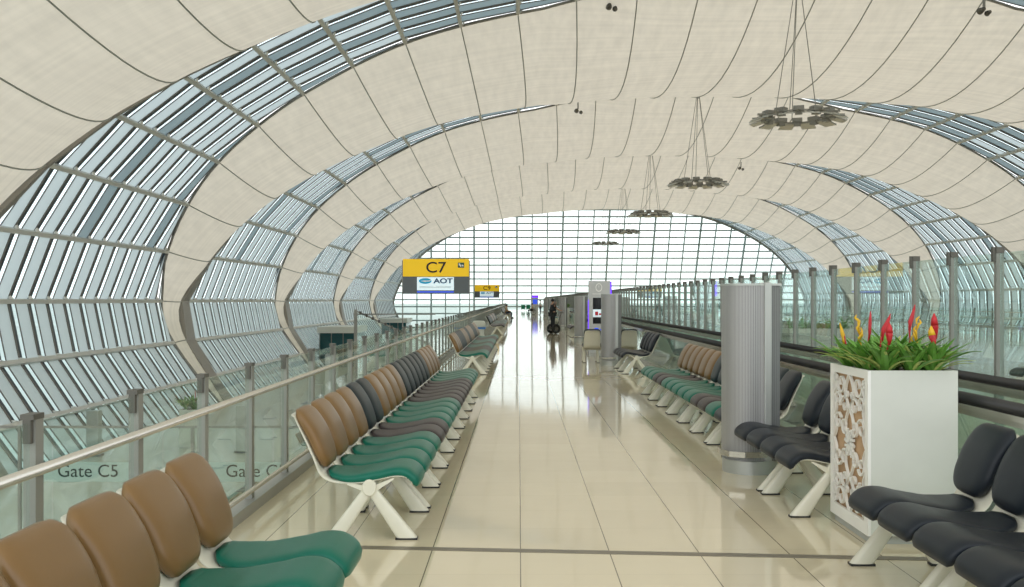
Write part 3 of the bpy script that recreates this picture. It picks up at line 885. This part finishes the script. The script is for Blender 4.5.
# ------------------------------------------------------------------ gate signs
def sign(x, y, gate, label):
    s = 1.0
    t = thing('gate_sign', label, 'sign', (x, y, 0))
    W = 1.085
    b = MB(); b.box(-W, W, -.06, .06, 2.47, 3.05); b.build('header_panel', M_signy, t, bevel=.01)
    b = MB(); b.box(-W, W, -.055, .055, 1.90, 2.47); b.build('lower_panel', M_signg, t)
    b = MB(); b.box(-W - .03, -W, -.04, .04, 0, 3.0); b.build('post', M_post, t)
    b = MB(); b.box(W, W + .03, -.04, .04, 0, 3.0); b.build('post', M_post, t)
    text_mesh(gate, .50, M_ink, 'gate_number', t, Matrix.Translation((.0, -.064, 2.755)) @ FRONT, bold=.004, sx=1.12)
    b = MB(); b.box(.72, .93, -.066, -.06, 2.76, 2.93); q = b.build('pictogram', M_dgreen, t)
    b = MB()
    b.prism([(.745, 2.90), (.79, 2.90), (.80, 2.86), (.84, 2.86), (.83, 2.79), (.80, 2.79), (.79, 2.83), (.76, 2.83)], -.072, -.066)
    b.prism([(.85, 2.82), (.90, 2.79), (.91, 2.84), (.87, 2.87)], -.072, -.066)
    b.build('pictogram_mark', M_wink, q)
    b = MB(); b.box(-.62, .59, -.07, -.055, 2.02, 2.45); sc = b.build('screen', M_screen_w, t)
    # blue dome mark with a white swoosh, then the letters
    b = MB(); b.prism([(-.35 + .21 * math.cos(a * PI / 16), 2.325 + .095 * math.sin(a * PI / 16)) for a in range(32)], -.076, -.07); b.build('logo_disc', M_cyan, sc)
    b = MB(); b.prism([(-.50, 2.32), (-.38, 2.345), (-.25, 2.335), (-.12, 2.37), (-.2, 2.31), (-.36, 2.295)], -.08, -.076); b.build('logo_swoosh', M_wink, sc)
    text_mesh('AOT', .22, M_navy, 'logo_letters', sc, Matrix.Translation((.24, -.074, 2.32)) @ FRONT, bold=.008, sx=1.35)
    b = MB(); b.box(-.55, -.08, -.073, -.07, 2.14, 2.155); b.box(-.55, .5, -.073, -.07, 2.10, 2.115); b.box(.0, .5, -.073, -.07, 2.14, 2.155); b.build('caption_line', M_kiosk, sc)
    b = MB(); b.box(-.62, .59, -.07, -.055, 1.945, 1.985); b.build('ticker_bar', M_screen_b, t)
sign(-2.73, 31.6, 'C7', 'yellow gate sign reading C7 above the railing')
sign(-2.86, 85.7, 'C9', 'smaller yellow gate sign reading C9 farther down the hall')

# ------------------------------------------------------------------ hanging lamp rings
def lamp_ring(y, label):
    t = thing('ring_chandelier', label, 'chandelier', (XC, y, 10.75), 0, 'ring chandeliers along the roof axis')
    R = 1.75
    b = MB()
    for rr in (1.55, 1.95):
        b.tube([(rr * math.cos(2 * PI * k / 40), rr * math.sin(2 * PI * k / 40), 0) for k in range(41)], .035, 6)
    for k in range(16):
        a = 2 * PI * k / 16
        b.bar((1.5 * math.cos(a), 1.5 * math.sin(a), 0), (2.0 * math.cos(a), 2.0 * math.sin(a), 0), .05, .05)
    b.build('ring_frame', M_lampd, t)
    lm = MB()
    Mx = Matrix.Rotation(math.radians(14), 3, 'Y')
    lm.cbox((1.98, 0, -.13), (.72, .70, .04), Mx); lm.cbox((1.98, 0, -.10), (.76, .08, .07), Mx); lm.cbox((1.98, .33, -.12), (.74, .04, .07), Mx); lm.cbox((1.98, -.33, -.12), (.74, .04, .07), Mx)
    lme = lm.mesh('reflector_plate', M_lamp)
    for k in range(12):
        p = part('reflector_plate', lme, t); p.rotation_euler = (0, 0, 2 * PI * k / 12)
    hm = MB(); hm.cbox((1.62, 0, .13), (.42, .50, .20)); hm.cbox((1.62, 0, -.06), (.30, .34, .2)); hm.cbox((1.95, 0, .02), (.5, .1, .1)); hme = hm.mesh('lamp_housing', M_lampd)
    for k in range(12):
        p = part('lamp_housing', hme, t); p.rotation_euler = (0, 0, 2 * PI * (k + .5) / 12)
    cb = MB(); cb.tube([(1.1, 0, .1), (.12, 0, 6.6)], .022, 5); cb.bar((1.1, 0, .1), (1.6, 0, 0), .04, .04); cme = cb.mesh('suspension_cable', M_lampd)
    for k in range(5):
        p = part('suspension_cable', cme, t); p.rotation_euler = (0, 0, 2 * PI * k / 5 + .3)
    cc = MB(); cc.cyl((0, 0), .15, 6.5, 6.9, 12); cc.build('ceiling_rose', M_lampd, t)
for y, l in ((47.5, 'nearest and largest ring chandelier hanging from the roof'), (74, 'second ring chandelier from the camera'), (100.5, 'third ring chandelier, hanging before the top of the end wall'), (127, 'fourth ring chandelier, seen against the end wall grid'), (153.3, 'farthest and smallest ring chandelier against the end wall')):
    lamp_ring(y, l)

# small spotlights clamped to the arches
def spot(px, py, Y, label):
    x = (px - 519) / F * Y; z = 1.7 + (300 - py) / F * Y
    t = thing('arch_spotlight', label, 'spotlight', (x, Y, z), 0, 'spotlights on the roof arches')
    b = MB(); b.box(-.05, .05, -.05, .05, 0, .5); b.build('bracket', M_lampd, t)
    b = MB(); b.rings([[(-.1 + r * math.cos(2 * PI * k / 12), .2 * q, -.1 + r * math.sin(2 * PI * k / 12)) for k in range(12)] for r, q in ((.10, -1), (.17, 1))]); b.build('lamp_head', M_clamp, t)
    b = MB(); b.rings([[(.22 + r * math.cos(2 * PI * k / 12), .15 * q, -.22 + r * math.sin(2 * PI * k / 12)) for k in range(12)] for r, q in ((.08, -1), (.14, 1))]); b.build('lamp_head', M_clamp, t)
spot(611, 4, 50.5, 'black spotlight at the top of the picture, on the arch of the nearest glazed band')
spot(578, 109, 70, 'black spotlight on the edge of the second fabric canopy')
spot(984, 8, 46, 'pair of spotlights in the upper right corner of the roof')
spot(741, 167, 98, 'tiny black spotlight on the third fabric canopy')

# ------------------------------------------------------------------ charging kiosk
t = thing('charging_kiosk', 'grey charging kiosk with stacked screens and purple edge light behind the second tower', 'kiosk', (2.45, 29.3, 0))
t.scale = (.78, 1, 1)
b = MB(); b.box(-.42, .42, -.12, .12, 0, 2.28); b.build('cabinet', M_kiosk, t, bevel=.01)
b = MB(); b.box(-.42, .42, -.30, .14, 0, .12); b.build('plinth', M_kiosk, t)
b = MB(); b.box(.42, .47, -.12, .1, 1.82, 2.26); b.build('edge_light', M_purple, t)
b = MB(); b.box(-.435, -.42, -.1, .1, .5, 1.7); b.build('edge_light', M_purple, t)
b = MB()
rgn = []
for k in range(25):
    a = 2 * PI * k / 24; rgn.append([(-.03 + r * math.cos(a), yy, 2.08 + r * math.sin(a)) for r, yy in ((.10, -.126), (.13, -.126), (.13, -.12), (.10, -.12))])
b.rings(rgn, caps=False); b.box(-.04, -.02, -.128, -.12, 2.08, 2.15); b.box(-.28, .26, -.124, -.12, 1.875, 1.895); b.build('logo_mark', M_wink, t)
b = MB(); b.box(-.26, .36, -.13, -.12, 1.42, 1.77); b.build('screen', M_blackscreen, t)
b = MB(); b.box(-.26, .36, -.13, -.12, 1.19, 1.41); q = b.build('screen', M_screen_w, t)
b = MB(); b.cbox((-.12, -.134, 1.29), (.12, .01, .12)); b.cbox((.1, -.134, 1.27), (.26, .01, .05)); b.build('screen_picture', M_red, q)
b = MB(); b.box(-.26, .36, -.13, -.12, .98, 1.17); b.build('screen', M_blackscreen, t)
b = MB(); b.ball((-.12, -.125, .80), .1, .02, .06); b.box(.02, .3, -.13, -.12, .78, .82); b.build('blue_label', M_screen_b, t)
b = MB()
for i in range(4):
    for j in range(2): b.box(-.28 + i * .18, -.24 + i * .18, -.125, -.12, .45 + j * .13, .49 + j * .13)
b.build('socket_row', M_blackscreen, t)

# ------------------------------------------------------------------ people
def skin_mesh(name, mat, parent, joints, edges, sub=2):
    me = bpy.data.meshes.new(name)
    keys = list(joints)
    me.from_pydata([joints[k][0] for k in keys], [(keys.index(a), keys.index(b)) for a, b in edges], [])
    me.materials.append(mat)
    o = bpy.data.objects.new(name, me); link(o, parent)
    sk = o.modifiers.new('skin', 'SKIN'); sk.use_smooth_shade = True
    import bmesh
    bm = bmesh.new(); bm.from_mesh(me); l = bm.verts.layers.skin.verify()
    bm.verts.ensure_lookup_table()
    for i, vv in enumerate(bm.verts):
        r = joints[keys[i]][1]; vv[l].radius = r if isinstance(r, tuple) else (r, r)
        vv[l].use_root = (i == 0)
    bm.to_mesh(me); bm.free()
    ss = o.modifiers.new('sub', 'SUBSURF'); ss.levels = sub; ss.render_levels = sub
    return o
def head(parent, c, facing, mat_hair, cap=False):
    """face details in a head frame: eyes, nose, ears and hair (children of the person)"""
    f = Vector((math.cos(facing), math.sin(facing), 0)); s = Vector((-f.y, f.x, 0)); c = Vector(c)
    b = MB(); b.ball(c + Vector((0, 0, .035)) - f * .018, .088, .088, .095); b.build('cap' if cap else 'hair', mat_hair, parent, smooth=True)
    if cap:
        b = MB(); b.cbox(c + f * .12 + Vector((0, 0, .05)), (.09, .13, .012), Matrix.Rotation(facing, 3, 'Z')); b.build('cap_peak', mat_hair, parent)
    b = MB()
    for k in (-1, 1): b.ball(c + f * .083 + s * (.03 * k) + Vector((0, 0, .005)), .009)
    b.build('eyes', M_ink, parent)
    b = MB(); b.cbox(c + f * .075 + Vector((0, 0, -.055)), (.02, .045, .008), Matrix.Rotation(facing, 3, 'Z')); b.build('mouth', M_red, parent)
def person(label, loc, rz, J, shirt, trouser, hair, cap=False, group=None):
    """J: joints in local metres, facing +X"""
    t = thing('person', label, 'person', loc, rz, group)
    E = [('pelvis', 'waist'), ('waist', 'chest'), ('chest', 'neck'), ('neck', 'head'), ('head', 'crown')]
    R = {'pelvis': (.15, .12), 'waist': (.14, .11), 'chest': (.16, .12), 'neck': .05, 'head': (.075, .085), 'crown': (.07, .075),
         'hip': .09, 'knee': .058, 'ankle': .038, 'toe': .032, 'sho': .058, 'elb': .04, 'wri': .027, 'palm': .035}
    for sd in 'lr':
        E += [('pelvis', 'hip' + sd), ('hip' + sd, 'knee' + sd), ('knee' + sd, 'ankle' + sd), ('ankle' + sd, 'toe' + sd), ('chest', 'sho' + sd), ('sho' + sd, 'elb' + sd), ('elb' + sd, 'wri' + sd), ('wri' + sd, 'palm' + sd)]
    joints = {}
    for k in ['pelvis', 'waist', 'chest', 'neck', 'head', 'crown'] + [a + b for b in 'lr' for a in ('hip', 'knee', 'ankle', 'toe', 'sho', 'elb', 'wri', 'palm')]:
        base = k if k in R else k[:-1]
        joints[k] = (J[k], R[base])
    # fingers: four short chains and a thumb on each palm
    for sd in 'lr':
        p = Vector(J['palm' + sd]); w = Vector(J['wri' + sd]); d = (p - w).normalized(); q = d.orthogonal().normalized()
        for n_, off in enumerate((-.028, -.01, .01, .028)):
            a, b_ = 'f%d%s' % (n_, sd), 'g%d%s' % (n_, sd)
            joints[a] = (tuple(p + d * .045 + q * off), .009); joints[b_] = (tuple(p + d * (.085 - abs(off)) + q * off * 1.1 + d.cross(q) * .02), .0075)
            E += [('palm' + sd, a), (a, b_)]
        a = 't' + sd; joints[a] = (tuple(w + d * .03 + q * .05), .010); E.append(('wri' + sd, a))
    skin_mesh('body', M_skin, t, joints, E)
    joints['waist'] = (J['waist'], (.13, .10))
    up = lambda r, k: tuple(x + k for x in r) if isinstance(r, tuple) else r + k
    sj = {k: (joints[k][0], up(joints[k][1], .018)) for k in ('pelvis', 'waist', 'chest', 'shol', 'shor', 'elbl', 'elbr')}
    sj['waist'] = (J['waist'], (.17, .135)); sj['pelvis'] = (J['pelvis'], (.175, .14)); sj['hem'] = (tuple(Vector(J['pelvis']) - Vector((0, 0, .05))), (.175, .14))
    for sd in 'lr':
        sj['elb' + sd] = (tuple(Vector(J['sho' + sd]).lerp(Vector(J['elb' + sd]), .85)), .058)
    skin_mesh('shirt', shirt, t, sj, [e for e in E if e[0] in sj and e[1] in sj] + [('pelvis', 'hem')])
    kk = ['pelvis'] + [a + b for b in 'lr' for a in ('hip', 'knee', 'ankle')]
    tj = {k: (joints[k][0], up(joints[k][1], .02)) for k in kk}
    tj['pelvis'] = (J['pelvis'], (.165, .13))
    skin_mesh('trousers', trouser, t, tj, [e for e in E if e[0] in tj and e[1] in tj])
    b = MB()
    for sd in 'lr':
        a = Vector(J['ankle' + sd]); c = Vector(J['toe' + sd]); m = (a + c) / 2
        b.ball((m.x + .01, m.y, min(a.z, c.z) + .012), .13, .05, .045)
    b.build('shoe', M_black, t, smooth=True)
    head(t, J['head'], 0, hair, cap)
    return t
def standing(h=1.7, z0=0.0, armL=None, armR=None):
    s = h / 1.7
    J = {'pelvis': (0, 0, .92), 'waist': (0, 0, 1.08), 'chest': (0, 0, 1.30), 'neck': (.01, 0, 1.45), 'head': (.03, 0, 1.57), 'crown': (.02, 0, 1.63)}
    for sd, k in (('l', 1), ('r', -1)):
        J['hip' + sd] = (0, .09 * k, .86); J['knee' + sd] = (.02, .10 * k, .48); J['ankle' + sd] = (0, .11 * k, .08); J['toe' + sd] = (.14, .12 * k, .04)
        J['sho' + sd] = (0, .18 * k, 1.37); J['elb' + sd] = (.03, .24 * k, 1.10); J['wri' + sd] = (.16, .24 * k, .90); J['palm' + sd] = (.20, .24 * k, .83)
    if armL: J['elbl'], J['wril'], J['palml'] = armL
    if armR: J['elbr'], J['wrir'], J['palmr'] = armR
    return {k: (v[0] * s, v[1] * s, v[2] * s) for k, v in J.items()}

# guard on the two wheeled scooter, side on, facing right
SX, SY = 1.72, 48.6
J = standing(1.55, armL=((.16, .24, 1.14), (.26, .14, 1.38), (.25, .09, 1.47)), armR=((.16, -.22, 1.14), (.34, -.20, 1.05), (.42, -.18, 1.04)))
person('guard in black uniform and cap riding the two wheeled scooter, phone raised', (SX - .02, SY, .22), .4, J, M_uniform, M_uniform, M_uniform, cap=True)
t = thing('personal_scooter', 'black two wheeled standing scooter ridden by the guard', 'scooter', (SX + .03, SY, 0), .4)
for yy, xx in ((-.30, .12), (.30, -.10)):
    b = MB(); n = 28
    rg = []
    for k in range(n + 1):
        a = 2 * PI * k / n
        rg.append([(xx * 0 + (.185 + .065 * math.cos(q)) * math.cos(a), yy + .065 * math.sin(q), .25 + (.185 + .065 * math.cos(q)) * math.sin(a)) for q in [2 * PI * j / 8 for j in range(8)]])
    b.rings(rg, caps=False)
    w_ = b.build('wheel', M_tyre, t, smooth=True)
    b = MB()
    for k in range(8):
        a = 2 * PI * k / 8
        b.bar((0, yy, .25), (.19 * math.cos(a), yy, .25 + .19 * math.sin(a)), .04, .03, up=(0, 1, 0))
    b.tube([(0, yy - .05, .25), (0, yy + .05, .25)], .10, 16); b.build('spoke', M_clamp, w_)
b = MB(); b.box(-.2, .2, -.24, .24, .17, .215); b.build('platform', M_clamp, t, bevel=.01)
b = MB(); b.tube([(.15, 0, .2), (.28, 0, .6), (.42, 0, 1.02), (.46, 0, 1.08)], .022, 10); b.build('steering_column', M_clamp, t, smooth=True)
b = MB(); b.tube([(.42, -.22, 1.04), (.47, -.12, 1.08), (.47, .12, 1.08), (.42, .22, 1.04)], .016, 8); b.build('handlebar', M_clamp, t, smooth=True)
ph = MB(); ph.cbox((SX + .15, SY + .20, 1.62), (.012, .07, .14)); tag(ph.build('mobile_phone', M_ink, None), 'dark phone held up by the guard', 'phone')

# traveller pushing a wheelchair
J = standing(1.74, armL=((.1, .24, 1.12), (.34, .22, 1.0), (.40, .2, .98)), armR=((.1, -.24, 1.12), (.34, -.22, 1.0), (.40, -.2, .98)))
person('attendant in white shirt and dark trousers pushing the wheelchair', (2.45, 110, 0), PI, J, M_shirt_w, M_trouser, M_hair)
t = thing('wheelchair', 'dark wheelchair pushed by the attendant in white', 'wheelchair', (1.55, 110, 0), PI)
for yy in (-.3, .3):
    b = MB(); b.tube([(-.1 + .3 * math.cos(2 * PI * k / 24), yy, .31 + .3 * math.sin(2 * PI * k / 24)) for k in range(25)], .02, 6)
    for k in range(8): b.tube([(-.1, yy, .31), (-.1 + .3 * math.cos(2 * PI * k / 8), yy, .31 + .3 * math.sin(2 * PI * k / 8))], .006, 4)
    b.build('wheel', M_tyre, t)
    b = MB(); b.tube([(.38 + .08 * math.cos(2 * PI * k / 16), yy, .09 + .08 * math.sin(2 * PI * k / 16)) for k in range(17)], .016, 6); b.build('caster', M_tyre, t)
    b = MB(); b.tube([(-.42, yy * .8, .98), (-.3, yy * .8, .95), (-.28, yy * .8, .45), (.34, yy * .8, .45), (.38, yy, .18)], .014, 6); b.tube([(-.28, yy * .8, .68), (.2, yy * .8, .68), (.24, yy * .8, .45)], .014, 6); b.build('side_frame', M_clamp, t)
b = MB(); b.box(-.28, .28, -.24, .24, .44, .49); b.build('seat', M_dark, t)
b = MB(); b.box(-.32, -.28, -.24, .24, .5, .92); b.build('backrest', M_dark, t)
def seated(h=1.68):
    J = {'pelvis': (0, 0, .53), 'waist': (-.03, 0, .70), 'chest': (-.05, 0, .92), 'neck': (-.03, 0, 1.07), 'head': (.0, 0, 1.19), 'crown': (-.01, 0, 1.26)}
    for sd, k in (('l', 1), ('r', -1)):
        J['hip' + sd] = (.05, .09 * k, .52); J['knee' + sd] = (.44, .11 * k, .50); J['ankle' + sd] = (.42, .11 * k, .08); J['toe' + sd] = (.56, .12 * k, .04)
        J['sho' + sd] = (-.05, .18 * k, .99); J['elb' + sd] = (.02, .23 * k, .74); J['wri' + sd] = (.24, .15 * k, .66); J['palm' + sd] = (.31, .12 * k, .64)
    return J
person('seated passenger in the wheelchair wearing a tan top', (1.50, 110, .02), PI, seated(), M_tanshirt, M_trouser, M_hair)
person('seated traveller in a tan top on the farthest railing bench', (HX - .08, 88.3, 0), 0, seated(), M_tanshirt, M_trouser, M_hair)
person('seated traveller in dark clothes on the farthest railing bench', (HX - .08, 91.4, 0), 0, seated(), M_uniform, M_trouser, M_hair)
t = thing('charging_kiosk', 'tiny distant kiosk behind the wheelchair attendant', 'kiosk', (1.95, 118, 0))
b = MB(); b.box(-.4, .4, -.12, .12, 0, 2.28); b.build('cabinet', M_kiosk, t)
b = MB(); b.box(-.25, .3, -.13, -.12, 1.2, 1.8); b.build('screen', M_screen_b, t)
b = MB(); b.box(-.35, .42, -.13, -.12, 2.0, 2.25); b.build('edge_light', M_purple, t)

# ------------------------------------------------------------------ bins
t = thing('litter_bin', 'white pedestal bin with blue base band between railing benches', 'bin', (-1.78, 42.5, 0))
b = MB(); b.box(-.24, .24, -.2, .2, 0, .42); b.build('pedestal', M_white, t, bevel=.02)
b = MB(); b.box(-.3, .3, -.25, .25, .42, .5); b.build('blue_band', M_binb, t)
b = MB(); b.rings([[(.28 * sx * f, .22 * sy * f, z) for sx, sy in ((-1, -1), (1, -1), (1, 1), (-1, 1))] for f, z in ((1, .5), (1.04, .6), (1, .72), (.8, .78))]); b.build('hood', M_white, t, bevel=.03)
for x, l in ((.65, 'green panel stand at the hall end, left one of the pair'), (1.45, 'green panel stand at the hall end, right one of the pair')):
    t = thing('barrier_board', l, 'board', (x, 150, 0), 0, 'green boards at the hall end')
    b = MB(); b.box(-.3, .3, -.05, .05, .28, .95); b.build('panel', M_bing, t)
    for s_ in (-1, 1):
        b = MB(); b.box(s_ * .26 - .02, s_ * .26 + .02, -.15, .15, 0, .03); b.box(s_ * .26 - .02, s_ * .26 + .02, -.02, .02, .03, .3); b.build('leg', M_post, t)

# ------------------------------------------------------------------ lower level, seen through the railing
LZ = -4.8
t = thing('gate_partition', 'frameless glass partition with frosted band reading Gate C5 on the lower level', 'partition', (0, 20, LZ))
for k in range(4):
    x0 = -12.0 + k * 2.3
    g = MB(); g.box(x0, x0 + 2.26, -.01, .01, 0, 3.85); g.build('glass_panel', M_rail_glass, t)
b = MB(); b.box(-12, -2.8, -.02, .02, 3.83, 3.88); b.build('top_rail', M_post, t)
for x0, x1, xt in ((-10.15, -7.95, -8.97), (-6.7, -4.6, -5.47)):
    b = MB(); b.box(x0, x1, -.016, -.011, 2.72, 3.12); q = b.build('frosted_band', M_frost, t)
    text_mesh('Gate C5', .37, M_ink, 'lettering', q, Matrix.Translation((xt, -.02, 2.93)) @ FRONT, extrude=.002)
for x in (-10.4, -8.0 + .1, -6.8, -4.4):
    b = MB(); b.box(x - .03, x + .03, -.03, .03, 0, 3.85); b.build('post', M_post, t)
def low_tower(x, y, h, label, led=False):
    t = thing('information_pillar', label, 'pillar', (x, y, LZ))
    b = MB(); b.box(-.25, .25, -.2, .2, .08, h); b.build('casing', M_grey_metal, t, bevel=.02)
    b = MB(); b.box(-.3, .3, -.25, .25, 0, .08); b.build('base', M_clamp, t)
    if led: b = MB(); b.box(-.03, .05, -.22, -.2, h - 1.3, h - .05); b.build('edge_light', M_purple, t)
low_tower(-17.7, 40, 1.9, 'short grey pillar on the lower level beside the louvred wall')
low_tower(-11.8, 41, 2.0, 'grey pillar on the lower level seen through the second railing gap')
low_tower(-10.5, 50, 2.1, 'grey pillar on the lower level left of the long tan bench')
low_tower(-8.0, 41, 4.2, 'tall grey pillar with a blue violet light strip on the lower level', True)
low_tower(-8.6, 60, 2.1, 'grey pillar on the lower level farther along')
planter(-14.9, -14.05, 42, 42.8, 1.7, 'white planter on the lower level seen through the railing', detail=False, low=LZ)
for k, (dx, dy) in enumerate(((-.2, .2), (.2, .25), (0, .5))):
    bromeliad(-14.47 + dx, 42.1 + dy, LZ + 1.66, (M_red, 'blade') if k == 1 else None, ('pink tipped bush' if k == 1 else 'leafy green bush') + (' at the back' if k == 2 else ' at the front') + ' of the lower level planter', 'bushes in the lower planter', 2.0, hspike=.9)
ri = 0
for X, y0, n in ((-6.2, 24, 10), (-8.6, 27, 12), (-8.8, 40, 12), (-6.4, 38, 12), (-6.5, 55, 14), (-9.5, 56, 14)):
    tt = bench('lower level bench ' + ('close under the railing' if X > -7 else 'nearer the louvred wall') + (' before the pillars' if y0 < 30 else ' level with the pillars' if y0 < 45 else ' past the pillars'), X, y0, ('bbdd' * 4)[:n], -1 if ri % 2 == 0 else 1)
    tt.location.z = LZ; ri += 1
for y0, l in ((93, 'gate vestibule with flat white roof against the left wall'), (135, 'farther gate vestibule with flat roof against the left wall')):
    t = thing('gate_vestibule', l, 'vestibule', (-17.6, y0, LZ))
    b = MB(); b.box(-1.7, 1.7, 0, 6, 0, 3.3); b.build('glass_room', M_tealglass, t)
    b = MB(); b.box(-1.9, 1.9, -.3, 6.3, 3.3, 3.9); b.build('roof_slab', M_white, t)
    b = MB()
    for k in range(4): b.box(-1.75 + k * 1.14, -1.67 + k * 1.14, -.05, .0, 0, 3.3)
    b.build('mullion', M_post, t)
# ramp balustrade
t = thing('ramp_balustrade', 'sloping glass balustrade of the gate ramp beyond the railing', 'balustrade', (0, 46, 0))
g = MB(); g.prism([(-7.8, LZ), (-7.8, 1.15), (-6.05, .35), (-4.0, -.6), (-4.0, LZ)], -.01, .01); g.build('glass_panel', M_walk_glass, t)
b = MB(); b.bar((-7.8, 0, 1.02), (-4.0, 0, 1.02), .05, .06); b.bar((-7.8, 0, 1.17), (-4, 0, -.58), .05, .07); b.build('handrail', M_post, t)
b = MB(); b.box(-7.9, -7.75, -.06, .06, LZ, 1.25); b.build('post', M_post, t)
b = MB()
for k in range(12):
    x = -7.6 + k * .3; b.box(x - .05, x + .05, -.05, .05, 1.17 - (x + 7.8) * .4605 - .06, 1.17 - (x + 7.8) * .4605 + .08)
b.build('clamp', M_clamp, t)

# ------------------------------------------------------------------ beyond the right screen
t = thing('long_planter', 'low white planter with dark greenery behind the tall glass screen', 'planter', (8.6, 27, 0))
b = MB(); b.box(-1.1, 1.1, -.4, .4, 0, .9); b.build('box', M_white, t)
b = MB()
for k in range(60):
    az = random.random() * 6.3
    blade(b, (random.uniform(-1, 1), random.uniform(-.3, .3), .88), az, .3 + random.random() * .6, .5, .05, .8)
b.build('foliage', M_leaf, t)
for X, y0, n, l in ((9.0, 12, 10, 'bench behind the tall glass screen closest to the camera'), (9.5, 30, 14, 'bench behind the tall glass screen past the low planter'), (19, 20, 14, 'bench on the far gallery opposite the planter')):
    bench(l, X, y0, ('nnbb' * 5)[:n], -1 if X > 15 else 1)

# ------------------------------------------------------------------ world, camera
w = bpy.data.worlds.new('sky'); bpy.context.scene.world = w; w.use_nodes = True
nt = w.node_tree; nt.nodes.clear()
out = nt.nodes.new('ShaderNodeOutputWorld'); bg = nt.nodes.new('ShaderNodeBackground')
tc = nt.nodes.new('ShaderNodeTexCoord'); sp = nt.nodes.new('ShaderNodeSeparateXYZ'); nt.links.new(tc.outputs['Generated'], sp.inputs[0])
cr = nt.nodes.new('ShaderNodeValToRGB')
cr.color_ramp.elements[0].position = .0; cr.color_ramp.elements[0].color = (.93, .97, .94, 1)
cr.color_ramp.elements[1].position = .5; cr.color_ramp.elements[1].color = (.92, .97, 1.0, 1)
e = cr.color_ramp.elements.new(.06); e.color = (1.0, 1.0, .98, 1)
nt.links.new(sp.outputs['Z'], cr.inputs[0]); nt.links.new(cr.outputs[0], bg.inputs[0]); bg.inputs[1].default_value = 1.8
nt.links.new(bg.outputs[0], out.inputs[0])

cam = bpy.data.cameras.new('camera'); co = bpy.data.objects.new('camera', cam); C.objects.link(co)
co.location = (0, 0, 1.7); co.rotation_euler = (PI / 2, 0, 0)
cam.sensor_width = 36; cam.lens = F / 1024 * 36
cam.shift_x = -7 / 1024; cam.shift_y = 6.5 / 1024
cam.clip_end = 4000; cam.clip_start = .05
sc = bpy.context.scene; sc.camera = co
sc.view_settings.view_transform = 'Standard'; sc.view_settings.look = 'None'; sc.view_settings.gamma = 1; sc.view_settings.use_curve_mapping = False
sc.view_settings.exposure = 0
sc.cycles.use_denoising = True
sc.cycles.max_bounces = 10; sc.cycles.diffuse_bounces = 5; sc.cycles.glossy_bounces = 5; sc.cycles.transparent_max_bounces = 24; sc.cycles.transmission_bounces = 6
sc.cycles.sample_clamp_indirect = 8
